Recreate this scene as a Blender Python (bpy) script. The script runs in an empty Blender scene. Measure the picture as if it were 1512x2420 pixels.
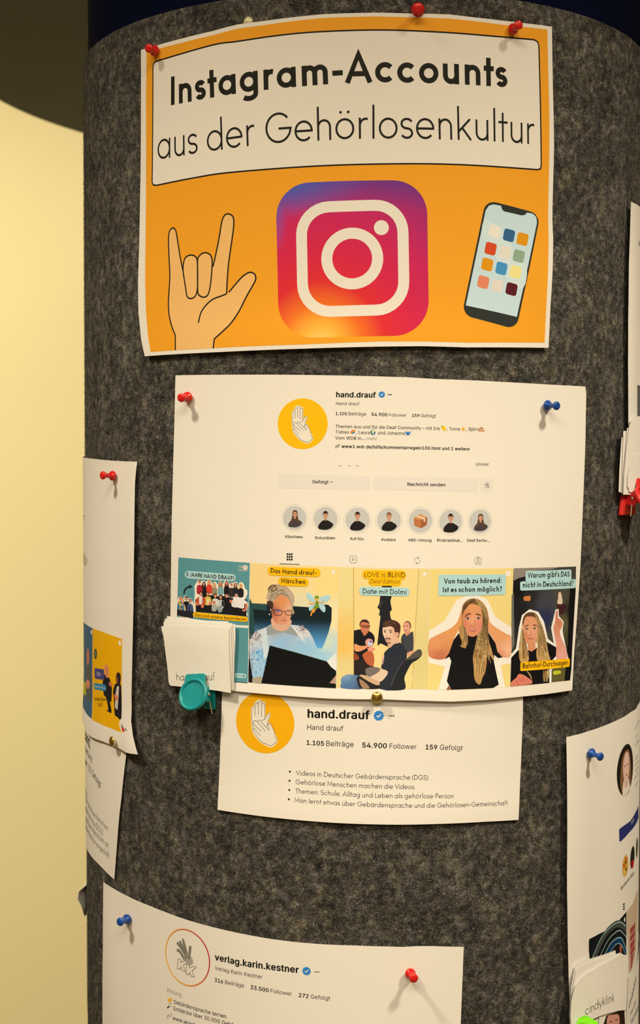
import bpy, bmesh, math, random
import numpy as np
from mathutils import Vector, Matrix
from mathutils.geometry import tessellate_polygon

random.seed(7)
rng = np.random.default_rng(7)
scene = bpy.context.scene
col = scene.collection

# ------------------------------------------------------------------ camera
W, H = 1512, 2420
FPX = 3463.9          # focal length in pixels of the 1512 wide frame
DIST = 1.16           # camera to column axis
R0 = 0.216            # column radius
RIM = 0.297           # height of the felt rim above the camera
FLOOR = -1.6
PITCH, ROLL, YAW = -0.0379677, 0.00151380, -0.0285338


def cam_axes():
    cy, sy, cp, sp = math.cos(YAW), math.sin(YAW), math.cos(PITCH), math.sin(PITCH)
    cr, sr = math.cos(ROLL), math.sin(ROLL)
    f = np.array([sy * cp, cy * cp, sp])
    r = np.array([cy, -sy, 0.0])
    u = np.cross(r, f)
    return cr * r + sr * u, -sr * r + cr * u, f


AX_R, AX_U, AX_F = cam_axes()
CAM = np.array([0.0, -DIST, 0.0])
cd = bpy.data.cameras.new('camera')
cam = bpy.data.objects.new('camera', cd)
col.objects.link(cam)
cam.matrix_world = Matrix(((AX_R[0], AX_U[0], -AX_F[0], CAM[0]),
                           (AX_R[1], AX_U[1], -AX_F[1], CAM[1]),
                           (AX_R[2], AX_U[2], -AX_F[2], CAM[2]),
                           (0, 0, 0, 1)))
cd.sensor_fit = 'HORIZONTAL'
cd.sensor_width = 36
cd.lens = FPX * 36 / W
cd.clip_start = 0.02
cd.dof.use_dof = True
cd.dof.focus_distance = 0.965
cd.dof.aperture_fstop = 22
scene.camera = cam

# ------------------------------------------------------------------ light
world = bpy.data.worlds.new('world')
scene.world = world
world.use_nodes = True
world.node_tree.nodes['Background'].inputs[0].default_value = (1.0, 0.85, 0.62, 1)
world.node_tree.nodes['Background'].inputs[1].default_value = 0.05
scene.view_settings.view_transform = 'Standard'
scene.view_settings.look = 'None'
scene.view_settings.exposure = 0.0
scene.view_settings.gamma = 1.0
scene.view_settings.use_curve_mapping = False
WARM = (1.0, 0.845, 0.60)


def spot(name, loc, tgt, watts, deg, blend, rad, color=WARM):
    l = bpy.data.lights.new(name, 'SPOT')
    l.energy = watts; l.color = color; l.spot_size = math.radians(deg); l.spot_blend = blend
    l.shadow_soft_size = rad
    o = bpy.data.objects.new(name, l); col.objects.link(o)
    o.location = loc
    o.rotation_euler = (Vector(tgt) - Vector(loc)).to_track_quat('-Z', 'Y').to_euler()
    return o


def area(name, loc, tgt, watts, sx, sy, color=WARM):
    l = bpy.data.lights.new(name, 'AREA')
    l.energy = watts; l.color = color; l.shape = 'RECTANGLE'; l.size = sx; l.size_y = sy
    o = bpy.data.objects.new(name, l); col.objects.link(o)
    o.location = loc
    o.rotation_euler = (Vector(tgt) - Vector(loc)).to_track_quat('-Z', 'Y').to_euler()
    return o


spot('downlight_right', (1.05, -1.0, 1.42), (1.05, -1.0, 0.0), 158, 102, 0.38, 0.09)
spot('downlight_left', (-1.02, -1.03, 1.42), (-1.02, -1.03, 0.0), 132, 102, 0.38, 0.09)
area('added_fill', (0.0, -2.2, 1.44), (0.0, -1.9, 0.0), 50, 1.6, 0.9)  # soft fill added above and behind the camera, not a known fixture
spot('wall_spot', (-2.2, -0.6, 1.40), (-0.85, 2.6, -0.4), 600, 60, 0.9, 0.08, (1.0, 0.88, 0.60))

# ------------------------------------------------------------------ colour helpers
def lin(c):
    c = np.asarray(c, float) / 255.0
    return np.where(c <= 0.04045, c / 12.92, ((c + 0.055) / 1.055) ** 2.4)


PAPER_OBS = lin((236, 219, 186))


def ob(r, g, b):
    """pigment of a print whose colour next to the warm lit paper is (r,g,b)"""
    a = lin((r, g, b)) / PAPER_OBS * 0.80
    return tuple(np.clip(a, 0.004, 0.95))


BLACK = (0.012, 0.012, 0.013)
GREY = ob(150, 138, 118)
PAPER = (0.80, 0.80, 0.80)


def new_mat(name, color=(0.5, 0.5, 0.5), rough=0.6, metal=0.0):
    m = bpy.data.materials.new(name)
    m.use_nodes = True
    b = m.node_tree.nodes['Principled BSDF']
    b.inputs['Base Color'].default_value = (*color, 1)
    b.inputs['Roughness'].default_value = rough
    b.inputs['Metallic'].default_value = metal
    return m, m.node_tree, b


def mat_paper():
    m, nt, b = new_mat('office_paper', PAPER, 0.75)
    b.inputs['Specular IOR Level'].default_value = 0.2
    tc = nt.nodes.new('ShaderNodeTexCoord')
    n = nt.nodes.new('ShaderNodeTexNoise'); n.inputs['Scale'].default_value = 900; n.inputs['Detail'].default_value = 3
    nt.links.new(tc.outputs['Object'], n.inputs['Vector'])
    mx = nt.nodes.new('ShaderNodeMapRange')
    mx.inputs['To Min'].default_value = 0.76; mx.inputs['To Max'].default_value = 0.83
    nt.links.new(n.outputs['Fac'], mx.inputs['Value'])
    cc = nt.nodes.new('ShaderNodeCombineColor')
    for k in range(3):
        nt.links.new(mx.outputs[0], cc.inputs[k])
    nt.links.new(cc.outputs[0], b.inputs['Base Color'])
    bp = nt.nodes.new('ShaderNodeBump'); bp.inputs['Strength'].default_value = 0.06; bp.inputs['Distance'].default_value = 0.0004
    nt.links.new(n.outputs['Fac'], bp.inputs['Height']); nt.links.new(bp.outputs[0], b.inputs['Normal'])
    return m


def mat_print():
    m, nt, b = new_mat('printed_ink', (1, 1, 1), 0.6)
    b.inputs['Specular IOR Level'].default_value = 0.12
    a = nt.nodes.new('ShaderNodeAttribute'); a.attribute_name = 'ink'
    n = nt.nodes.new('ShaderNodeTexNoise'); n.inputs['Scale'].default_value = 1400; n.inputs['Detail'].default_value = 2
    tc = nt.nodes.new('ShaderNodeTexCoord'); nt.links.new(tc.outputs['Object'], n.inputs['Vector'])
    mr = nt.nodes.new('ShaderNodeMapRange'); mr.inputs['To Min'].default_value = 0.93; mr.inputs['To Max'].default_value = 1.07
    nt.links.new(n.outputs['Fac'], mr.inputs['Value'])
    vm = nt.nodes.new('ShaderNodeVectorMath'); vm.operation = 'SCALE'
    nt.links.new(a.outputs['Color'], vm.inputs[0]); nt.links.new(mr.outputs[0], vm.inputs['Scale'])
    nt.links.new(vm.outputs[0], b.inputs['Base Color'])
    return m


def mat_felt():
    m, nt, b = new_mat('grey_felt', (0.07, 0.07, 0.07), 0.95)
    b.inputs['Specular IOR Level'].default_value = 0.1
    N = nt.nodes; L = nt.links
    tc = N.new('ShaderNodeTexCoord')
    n1 = N.new('ShaderNodeTexNoise'); n1.inputs['Scale'].default_value = 190; n1.inputs['Detail'].default_value = 6; n1.inputs['Roughness'].default_value = 0.65
    n2 = N.new('ShaderNodeTexNoise'); n2.inputs['Scale'].default_value = 620; n2.inputs['Detail'].default_value = 5; n2.inputs['Distortion'].default_value = 2.5
    n3 = N.new('ShaderNodeTexNoise'); n3.inputs['Scale'].default_value = 45; n3.inputs['Detail'].default_value = 3
    for n in (n1, n2, n3):
        L.new(tc.outputs['Object'], n.inputs['Vector'])
    ad = N.new('ShaderNodeMath'); ad.operation = 'ADD'
    L.new(n1.outputs['Fac'], ad.inputs[0]); L.new(n2.outputs['Fac'], ad.inputs[1])
    ad2 = N.new('ShaderNodeMath'); ad2.operation = 'MULTIPLY_ADD'; ad2.inputs[1].default_value = 0.35
    L.new(n3.outputs['Fac'], ad2.inputs[0]); L.new(ad.outputs[0], ad2.inputs[2])
    r = N.new('ShaderNodeValToRGB')
    e = r.color_ramp.elements
    e[0].position = 0.47; e[0].color = (0.012, 0.012, 0.014, 1)
    e[1].position = 0.72; e[1].color = (0.25, 0.238, 0.222, 1)
    e2 = r.color_ramp.elements.new(0.60); e2.color = (0.064, 0.0625, 0.061, 1)
    dv = N.new('ShaderNodeMath'); dv.operation = 'DIVIDE'; dv.inputs[1].default_value = 2.0
    L.new(ad2.outputs[0], dv.inputs[0]); L.new(dv.outputs[0], r.inputs[0]); 
    n4 = N.new('ShaderNodeTexNoise'); n4.inputs['Scale'].default_value = 120; n4.inputs['Detail'].default_value = 2
    L.new(tc.outputs['Object'], n4.inputs['Vector'])
    hr = N.new('ShaderNodeValToRGB'); h_ = hr.color_ramp.elements
    h_[0].position = 0.38; h_[0].color = (0.92, 0.94, 1.02, 1); h_[1].position = 0.64; h_[1].color = (1.14, 1.10, 0.98, 1)
    L.new(n4.outputs['Fac'], hr.inputs[0])
    mm = N.new('ShaderNodeVectorMath'); mm.operation = 'MULTIPLY'
    L.new(r.outputs[0], mm.inputs[0]); L.new(hr.outputs[0], mm.inputs[1]); L.new(mm.outputs[0], b.inputs['Base Color'])
    bp = N.new('ShaderNodeBump'); bp.inputs['Strength'].default_value = 0.8; bp.inputs['Distance'].default_value = 0.0012
    L.new(ad.outputs[0], bp.inputs['Height']); L.new(bp.outputs[0], b.inputs['Normal'])
    return m


def mat_plaster(name, color, scale=8, bump=0.15, rough=0.85, var=0.06):
    m, nt, b = new_mat(name, color, rough)
    N = nt.nodes; L = nt.links
    tc = N.new('ShaderNodeTexCoord')
    n = N.new('ShaderNodeTexNoise'); n.inputs['Scale'].default_value = scale; n.inputs['Detail'].default_value = 8
    L.new(tc.outputs['Object'], n.inputs['Vector'])
    mr = N.new('ShaderNodeMapRange'); mr.inputs['To Min'].default_value = 1 - var; mr.inputs['To Max'].default_value = 1 + var
    L.new(n.outputs['Fac'], mr.inputs['Value'])
    vm = N.new('ShaderNodeVectorMath'); vm.operation = 'SCALE'; vm.inputs[0].default_value = color
    L.new(mr.outputs[0], vm.inputs['Scale']); L.new(vm.outputs[0], b.inputs['Base Color'])
    bp = N.new('ShaderNodeBump'); bp.inputs['Strength'].default_value = bump; bp.inputs['Distance'].default_value = 0.004
    L.new(n.outputs['Fac'], bp.inputs['Height']); L.new(bp.outputs[0], b.inputs['Normal'])
    return m


def mat_plastic(name, color, rough=0.22):
    m, nt, b = new_mat(name, color, rough)
    tc = nt.nodes.new('ShaderNodeTexCoord')
    n = nt.nodes.new('ShaderNodeTexNoise'); n.inputs['Scale'].default_value = 300
    nt.links.new(tc.outputs['Object'], n.inputs['Vector'])
    mr = nt.nodes.new('ShaderNodeMapRange'); mr.inputs['To Min'].default_value = rough * 0.8; mr.inputs['To Max'].default_value = rough * 1.4
    nt.links.new(n.outputs['Fac'], mr.inputs['Value']); nt.links.new(mr.outputs[0], b.inputs['Roughness'])
    return m


M_PAPER = mat_paper()
M_PRINT = mat_print()
M_FELT = mat_felt()
M_WALL = mat_plaster('cream_wall_paint', (0.80, 0.72, 0.44), 3, 0.1, var=0.015)
M_CEIL = mat_plaster('white_ceiling_paint', (0.7, 0.66, 0.58), 6)
M_FLOOR = mat_plaster('brown_floor_covering', (0.22, 0.15, 0.09), 12)
M_NAVY = mat_plaster('navy_velvet_paint', (0.0015, 0.004, 0.021), 60, 0.1, 0.9, 0.2)
M_NAVY.node_tree.nodes['Principled BSDF'].inputs['Specular IOR Level'].default_value = 0.05
M_DISC = mat_plaster('dark_acoustic_fabric', (0.13, 0.145, 0.14), 14, 0.3, 0.95, 0.12)
M_RED = mat_plastic('red_plastic', (0.62, 0.012, 0.014))
M_BLUE = mat_plastic('blue_plastic', (0.006, 0.06, 0.32))
M_CREAM = mat_plastic('cream_plastic', (0.65, 0.60, 0.38))
M_TEAL = mat_plastic('teal_plastic', (0.0, 0.235, 0.27), 0.35)
M_CLIPRED = mat_plastic('clip_red_plastic', (0.66, 0.02, 0.02), 0.35)
M_GREEN = mat_plastic('green_plastic', (0.16, 0.62, 0.01), 0.35)
M_STEEL = new_mat('steel', (0.6, 0.58, 0.52), 0.3, 1.0)[0]
M_BRASS = new_mat('brass', (0.62, 0.45, 0.12), 0.28, 1.0)[0]

# ------------------------------------------------------------------ geometry helpers
def mesh_obj(name, verts, faces, mats, parent=None, smooth=False):
    me = bpy.data.meshes.new(name)
    me.from_pydata([tuple(v) for v in verts], [], [tuple(int(i) for i in f) for f in faces])
    me.update()
    for m in (mats if isinstance(mats, (list, tuple)) else [mats]):
        me.materials.append(m)
    if smooth:
        me.polygons.foreach_set('use_smooth', [True] * len(me.polygons))
    o = bpy.data.objects.new(name, me)
    col.objects.link(o)
    if parent is not None:
        o.parent = parent
        o.matrix_parent_inverse = parent.matrix_basis.inverted()
    return o


def tag(o, label=None, cat=None, group=None, kind=None):
    if label: o['label'] = label
    if cat: o['category'] = cat
    if group: o['group'] = group
    if kind: o['kind'] = kind
    return o


def empty(name, loc):
    o = bpy.data.objects.new(name, None); col.objects.link(o)
    o.location = loc; o.empty_display_size = 0.01
    return o


def lathe_vf(profile, n=24):
    """profile [(r, h)] about +Z"""
    V, F = [], []
    for r, h in profile:
        for k in range(n):
            a = 2 * math.pi * k / n
            V.append((r * math.cos(a), r * math.sin(a), h))
    for i in range(len(profile) - 1):
        for k in range(n):
            k2 = (k + 1) % n
            F.append((i * n + k, i * n + k2, (i + 1) * n + k2, (i + 1) * n + k))
    return V, F


def box_vf(x0, y0, z0, x1, y1, z1):
    V = [(x0, y0, z0), (x1, y0, z0), (x1, y1, z0), (x0, y1, z0), (x0, y0, z1), (x1, y0, z1), (x1, y1, z1), (x0, y1, z1)]
    F = [(0, 3, 2, 1), (4, 5, 6, 7), (0, 1, 5, 4), (1, 2, 6, 5), (2, 3, 7, 6), (3, 0, 4, 7)]
    return V, F


def bevel(o, w, seg=2):
    b = o.modifiers.new('bevel', 'BEVEL'); b.width = w; b.segments = seg; b.limit_method = 'ANGLE'
    return o

# surface of the column: s = R0 * angle, z = height, off = distance off the felt
def surf(s, z, off):
    th = np.asarray(s) / R0
    r = R0 + np.asarray(off)
    return np.stack([r * np.sin(th), -r * np.cos(th), np.asarray(z) + 0 * th], -1)


def pix_ray(p):
    p = np.atleast_2d(np.asarray(p, float))
    return AX_F + ((p[:, :1] - W / 2) / FPX) * AX_R - ((p[:, 1:2] - H / 2) / FPX) * AX_U


def pix2sz(p, off):
    """where the sight line through a measured point of the photograph meets the (lifted) column surface"""
    d = pix_ray(p)
    o = np.full(len(d), 0.002)
    for _ in range(6):
        rr = R0 + o
        a = d[:, 0] ** 2 + d[:, 1] ** 2; b = -2 * DIST * d[:, 1]; c = DIST ** 2 - rr ** 2
        disc = np.maximum(b * b - 4 * a * c, 0)
        t = (-b - np.sqrt(disc)) / (2 * a)
        P = CAM + d * t[:, None]
        sz = np.stack([R0 * np.arctan2(P[:, 0], -P[:, 1]), P[:, 2]], -1)
        o = off(sz[:, 0], sz[:, 1]) if callable(off) else np.full(len(d), float(off))
    return sz


def px_point(x, y, off):
    sz = pix2sz([(x, y)], off)[0]
    return surf(sz[0], sz[1], off)


def bumps(base, *bs):
    def f(s, z):
        o = np.full(np.shape(s), float(base))
        for s0, z0, ws, wz, a in bs:
            o = o + a * np.exp(-((s - s0) / ws) ** 2 - ((z - z0) / wz) ** 2)
        return o
    return f


def cr(pts, n=5, closed=False):
    """Catmull-Rom through the points"""
    P = np.asarray(pts, float)
    m = len(P)
    if m < 3: return P
    out = []
    for i in range(m if closed else m - 1):
        if closed:
            a, b, c, d = P[(i - 1) % m], P[i], P[(i + 1) % m], P[(i + 2) % m]
        else:
            a, b, c, d = P[max(i - 1, 0)], P[i], P[i + 1], P[min(i + 2, m - 1)]
        for k in range(n):
            t = k / n
            out.append(0.5 * ((2 * b) + (-a + c) * t + (2 * a - 5 * b + 4 * c - d) * t * t + (-a + 3 * b - 3 * c + d) * t ** 3))
    if not closed: out.append(P[-1])
    return np.array(out)


def ell(cx, cy, rx, ry=None, rot=0, n=28, a0=0, a1=360):
    ry = rx if ry is None else ry
    full = abs(a1 - a0) >= 359.9
    a = np.radians(np.linspace(a0, a1, n, endpoint=not full))
    x, y = rx * np.cos(a), ry * np.sin(a)
    c, s = math.cos(math.radians(rot)), math.sin(math.radians(rot))
    return np.stack([cx + c * x - s * y, cy + s * x + c * y], -1)


def rquad(q, r, n=6):
    """quad with rounded corners, q = 4 points, r = radius in the same units"""
    q = np.asarray(q, float); out = []
    for i in range(4):
        p, a, b = q[i], q[i - 1], q[(i + 1) % 4]
        da = (a - p) / np.linalg.norm(a - p); db = (b - p) / np.linalg.norm(b - p)
        rr = min(r, 0.499 * np.linalg.norm(a - p), 0.499 * np.linalg.norm(b - p))
        for k in range(n + 1):
            t = k / n * math.pi / 2
            out.append(p + da * rr * (1 - math.sin(t)) + db * rr * (1 - math.cos(t)))
    return np.array(out)


def rect(x0, y0, x1, y1):
    return [(x0, y0), (x1, y0), (x1, y1), (x0, y1)]


def Z(x0, y0, k):
    """photo coordinates from coordinates measured in an enlargement"""
    return lambda pts: np.array([x0, y0]) + np.asarray(pts, float) / k


def poly_area(p):
    x, y = p[:, 0], p[:, 1]
    return 0.5 * np.sum(x * np.roll(y, -1) - y * np.roll(x, -1))


def tri(p):
    f = tessellate_polygon([[Vector((float(a), float(b), 0)) for a, b in p]])
    out = []
    for t in f:
        a, b, c = (p[i] for i in t)
        ar = (b[0] - a[0]) * (c[1] - a[1]) - (b[1] - a[1]) * (c[0] - a[0])
        if abs(ar) < 1e-14: continue
        out.append(t if ar > 0 else (t[0], t[2], t[1]))
    return out


def grid_cut(P, tris, cs, cz):
    """cut triangles of points P (s,z) along a grid of cs x cz"""
    bm = bmesh.new()
    vs = [bm.verts.new((float(a), float(b), 0)) for a, b in P]
    for t in tris:
        try: bm.faces.new([vs[i] for i in t])
        except ValueError: pass
    for ax, c in ((0, cs), (1, cz)):
        lo, hi = P[:, ax].min(), P[:, ax].max()
        k = math.floor(lo / c) + 1
        while k * c < hi:
            v = [0, 0, 0]; v[ax] = k * c
            nn = [0, 0, 0]; nn[ax] = 1
            bmesh.ops.bisect_plane(bm, geom=bm.verts[:] + bm.edges[:] + bm.faces[:], dist=1e-7, plane_co=v, plane_no=nn)
            k += 1
    bm.verts.index_update()
    V = np.array([(v.co.x, v.co.y) for v in bm.verts])
    F = [[v.index for v in f.verts] for f in bm.faces]
    bm.free()
    return V, F


def surf_normals(V, off):
    e = 2e-4
    f = lambda a, b: surf(a, b, off(a, b))
    ds = f(V[:, 0] + e, V[:, 1]) - f(V[:, 0] - e, V[:, 1]); dz = f(V[:, 0], V[:, 1] + e) - f(V[:, 0], V[:, 1] - e)
    n = np.cross(ds, dz)
    return n / np.linalg.norm(n, axis=1)[:, None]


def set_normals(me, N):
    li = np.empty(len(me.loops), np.int32); me.loops.foreach_get('vertex_index', li)
    me.polygons.foreach_set('use_smooth', [True] * len(me.polygons))
    me.normals_split_custom_set([tuple(x) for x in N[li]])


class Sheet:
    """a sheet of paper pinned to the column; outline points come from the photograph"""
    def __init__(self, name, outline, off, label=None, cat='paper', group=None, cell=0.0025):
        self.off = off
        P = np.array([pix2sz([q], off)[0] if len(q) == 2 else q[1:] for q in outline], float)
        if poly_area(P) < 0: P = P[::-1]
        self.P = P
        V, F = grid_cut(P, tri(P), cell, cell * 2)
        X = surf(V[:, 0], V[:, 1], off(V[:, 0], V[:, 1]))
        N = surf_normals(V, off); n = len(V)
        if np.sum(N[0] * X[0] * (1, 1, 0)) < 0: N = -N
        cnt = {}
        for f in F:
            for p, q in zip(f, f[1:] + f[:1]): cnt[(p, q)] = 1
        side = [(q, p, p + n, q + n) for (p, q) in cnt if (q, p) not in cnt]
        o = mesh_obj(name, np.vstack([X, X - N * 0.00012]), F + [[v + n for v in f[::-1]] for f in F] + side, M_PAPER)
        set_normals(o.data, np.vstack([N, -N]))
        self.obj = o
        tag(o, label, cat, group)

    def sz(self, p): return pix2sz(p, self.off)


class Ink:
    """one printed piece on a sheet"""
    def __init__(self, sheet, name, parent=None, label=None):
        self.sh = sheet; self.name = name; self.parent = parent; self.label = label
        self.V = []; self.F = []; self.C = []; self.L = []; self.n = 0

    def _add(self, V, F, color, layer):
        if len(F) == 0: return
        if callable(color):
            c = np.array(color(V), float)
        else:
            c = np.tile(np.array(color, float), (len(V), 1))
        self.V.append(V); self.C.append(c); self.L.append(np.full(len(V), layer, float))
        self.F += [[i + self.n for i in f] for f in F]
        self.n += len(V)

    def sz(self, P, color, layer=0, cell=0.0025):
        P = np.asarray(P, float)
        keep = [0]
        for i in range(1, len(P)):
            if np.linalg.norm(P[i] - P[keep[-1]]) > 1e-6: keep.append(i)
        P = P[keep]
        if len(P) > 2 and np.linalg.norm(P[0] - P[-1]) < 1e-6: P = P[:-1]
        if len(P) < 3: return
        t = tri(P)
        if np.ptp(P[:, 0]) > 0.0028 or np.ptp(P[:, 1]) > 0.006:
            V, F = grid_cut(P, t, 0.0025, 0.0025 if callable(color) else 0.005)
        else:
            V, F = P, t
        self._add(V, F, color, layer)

    def poly(self, pts, color, layer=0, cell=0.005):
        self.sz(self.sh.sz(pts), color, layer, cell)

    def disc(self, cx, cy, r, color, layer=0, cell=0.005, n=40):
        """round disc of real radius r (metres)"""
        c = self.sh.sz([(cx, cy)])[0]
        self.sz(ell(c[0], c[1], r, n=n), color, layer, cell)

    def ring(self, cx, cy, r, w, color, layer=0, n=48):
        c = self.sh.sz([(cx, cy)])[0]
        self.stroke_sz(ell(c[0], c[1], r, n=n), w, color, layer, True)

    def stroke_sz(self, P, w, color, layer=0, closed=False):
        P = np.asarray(P, float)
        A, B = offset_line(P, w, closed)
        m = len(P)
        rng_ = range(m if closed else m - 1)
        for i in rng_:
            j = (i + 1) % m
            self.sz([A[i], A[j], B[j], B[i]], color, layer)

    def stroke(self, pts, w, color, layer=0, closed=False):
        """w in metres"""
        self.stroke_sz(self.sh.sz(pts), w, color, layer, closed)

    def text(self, s, pts, color=BLACK, layer=1, geo=None, bold=0.0, cap=None, skew=0.0, sub=24):
        """s set along the baseline pts (photo points); geo = stroke weight for the geometric face,
        cap = cap height in metres"""
        B = self.sh.sz(cr(pts, 8) if len(pts) > 2 else np.linspace(pts[0], pts[1], 9))
        d = np.r_[0, np.cumsum(np.linalg.norm(np.diff(B, axis=0), axis=1))]
        L = d[-1]
        if geo is None: V, F, x0, x1 = font_text(s, bold)
        else: V, F, x0, x1 = geo_text(s, geo)
        k = L / (x1 - x0)
        ky = k if cap is None else cap / 0.727 if geo is None else cap / CAPH
        x = (V[:, 0] - x0) * k
        y = V[:, 1] * ky
        x = x + skew * y
        xc = np.clip(x, 0, L)
        bx = np.interp(xc, d, B[:, 0]); by = np.interp(xc, d, B[:, 1])
        T = np.gradient(B, axis=0); T /= np.linalg.norm(T, axis=1)[:, None]
        tx = np.interp(xc, d, T[:, 0]); ty = np.interp(xc, d, T[:, 1])
        q = np.stack([bx + tx * (x - xc) - ty * y, by + ty * (x - xc) + tx * y], -1)
        big = np.ptp(V[:, 1]) * ky > 0.014
        if big:
            for f in F: self.sz(q[f], color, layer)
        else:
            self._add(q, F, color, layer)

    def done(self):
        if not self.V: return None
        V = np.vstack(self.V); C = np.vstack(self.C); Lr = np.concatenate(self.L)
        off = self.sh.off(V[:, 0], V[:, 1]) + 0.00004 + Lr * 0.000013
        X = surf(V[:, 0], V[:, 1], off)
        o = mesh_obj(self.name, X, self.F, M_PRINT, parent=self.parent or self.sh.obj)
        set_normals(o.data, surf_normals(V, self.sh.off))
        at = o.data.color_attributes.new('ink', 'FLOAT_COLOR', 'POINT')
        at.data.foreach_set('color', np.c_[np.clip(C, 0, 1), np.ones(len(C))].astype(np.float32).ravel())
        if self.label: o['label'] = self.label
        return o


def offset_line(P, w, closed):
    m = len(P)
    if closed:
        d = np.roll(P, -1, 0) - P
    else:
        d = np.diff(P, axis=0); d = np.vstack([d, d[-1]])
    ln = np.linalg.norm(d, axis=1)[:, None]; ln[ln < 1e-12] = 1e-12
    d = d / ln
    prev = np.roll(d, 1, 0)
    if not closed: prev[0] = d[0]; 
    n0 = np.stack([-prev[:, 1], prev[:, 0]], -1); n1 = np.stack([-d[:, 1], d[:, 0]], -1)
    b = n0 + n1
    bl = np.linalg.norm(b, axis=1)[:, None]; bl[bl < 1e-9] = 1
    b = b / bl
    c = np.clip(np.sum(b * n1, axis=1), 0.45, 1)[:, None]
    return P + b * (w / 2) / c, P - b * (w / 2) / c

# ---- the user interface face (the font that comes with Blender)
_fc = {}
try:
    UI_FONT = bpy.data.fonts.load(bpy.utils.system_resource('DATAFILES', path='fonts') + '/Inter.woff2')
except Exception:
    UI_FONT = None
def font_text(s, bold=0.0):
    key = (s, bold)
    if key in _fc: return _fc[key]
    cu = bpy.data.curves.new('t', 'FONT'); cu.body = s; cu.size = 1
    if UI_FONT: cu.font = UI_FONT
    cu.resolution_u = 3; cu.fill_mode = 'NONE'
    cu.space_character = 1.0 + bold * 2.0
    o = bpy.data.objects.new('t', cu)
    me = bpy.data.meshes.new_from_object(o)
    V = np.empty(len(me.vertices) * 3); me.vertices.foreach_get('co', V); V = V.reshape(-1, 3)[:, :2]
    nb = {}
    for e in me.edges:
        p, q = e.vertices; nb.setdefault(p, []).append(q); nb.setdefault(q, []).append(p)
    seen = set(); loops = []
    for st in range(len(V)):
        if st in seen or len(nb.get(st, ())) < 2: continue
        lp = [st]; seen.add(st); cur = nb[st][0] if nb[st][0] == st + 1 else nb[st][1]
        while cur != st and cur not in seen:
            lp.append(cur); seen.add(cur)
            nx = [k for k in nb[cur] if k != lp[-2]]
            if not nx: break
            cur = nx[0]
        if len(lp) > 2: loops.append(lp)
    ar = [poly_area(V[l]) for l in loops]
    sgn = -1 if ar and ar[int(np.argmax(np.abs(ar)))] < 0 else 1
    outer = [k for k in range(len(loops)) if ar[k] * sgn > 0]

    def inside(p, Q):
        x, y = Q[:, 0], Q[:, 1]; x2, y2 = np.roll(x, -1), np.roll(y, -1)
        c = (y > p[1]) != (y2 > p[1])
        xi = x[c] + (p[1] - y[c]) * (x2[c] - x[c]) / (y2[c] - y[c])
        return (np.sum(xi > p[0]) % 2) == 1
    holes = {k: [] for k in outer}
    for k in range(len(loops)):
        if k in holes: continue
        c = [q for q in outer if inside(V[loops[k][0]], V[loops[q]])]
        if c: holes[min(c, key=lambda q: abs(ar[q]))].append(k)
    G = []
    for k in outer:
        ids = loops[k] + [v for h_ in holes[k] for v in loops[h_]]
        for t in tessellate_polygon([[Vector((*map(float, V[v]), 0)) for v in loops[q]] for q in [k] + holes[k]]):
            f = [ids[v] for v in t]
            G.append(f if poly_area(V[f]) > 0 else f[::-1])
    bpy.data.objects.remove(o); bpy.data.curves.remove(cu); bpy.data.meshes.remove(me)
    if bold > 0:
        n = len(V); V0, G0 = V, G; V = []; G = []
        for q, (dx, dy) in enumerate(((bold, 0), (-bold, 0), (0, bold * .6), (0, -bold * .6))):
            V.append(V0 + (dx, dy)); G += [[a + q * n for a in f] for f in G0]
        V = np.vstack(V)
    _fc[key] = (V, G, V[:, 0].min(), V[:, 0].max())
    return _fc[key]

# ---- the geometric face: circles and straight strokes
XH, CAPH, ASC, DESC = 0.50, 0.73, 0.80, -0.22


def arc(cx, cy, rx, ry, a0, a1, n=16):
    a = np.radians(np.linspace(a0, a1, n)); return [(cx + rx * math.cos(t), cy + ry * math.sin(t)) for t in a]


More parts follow.
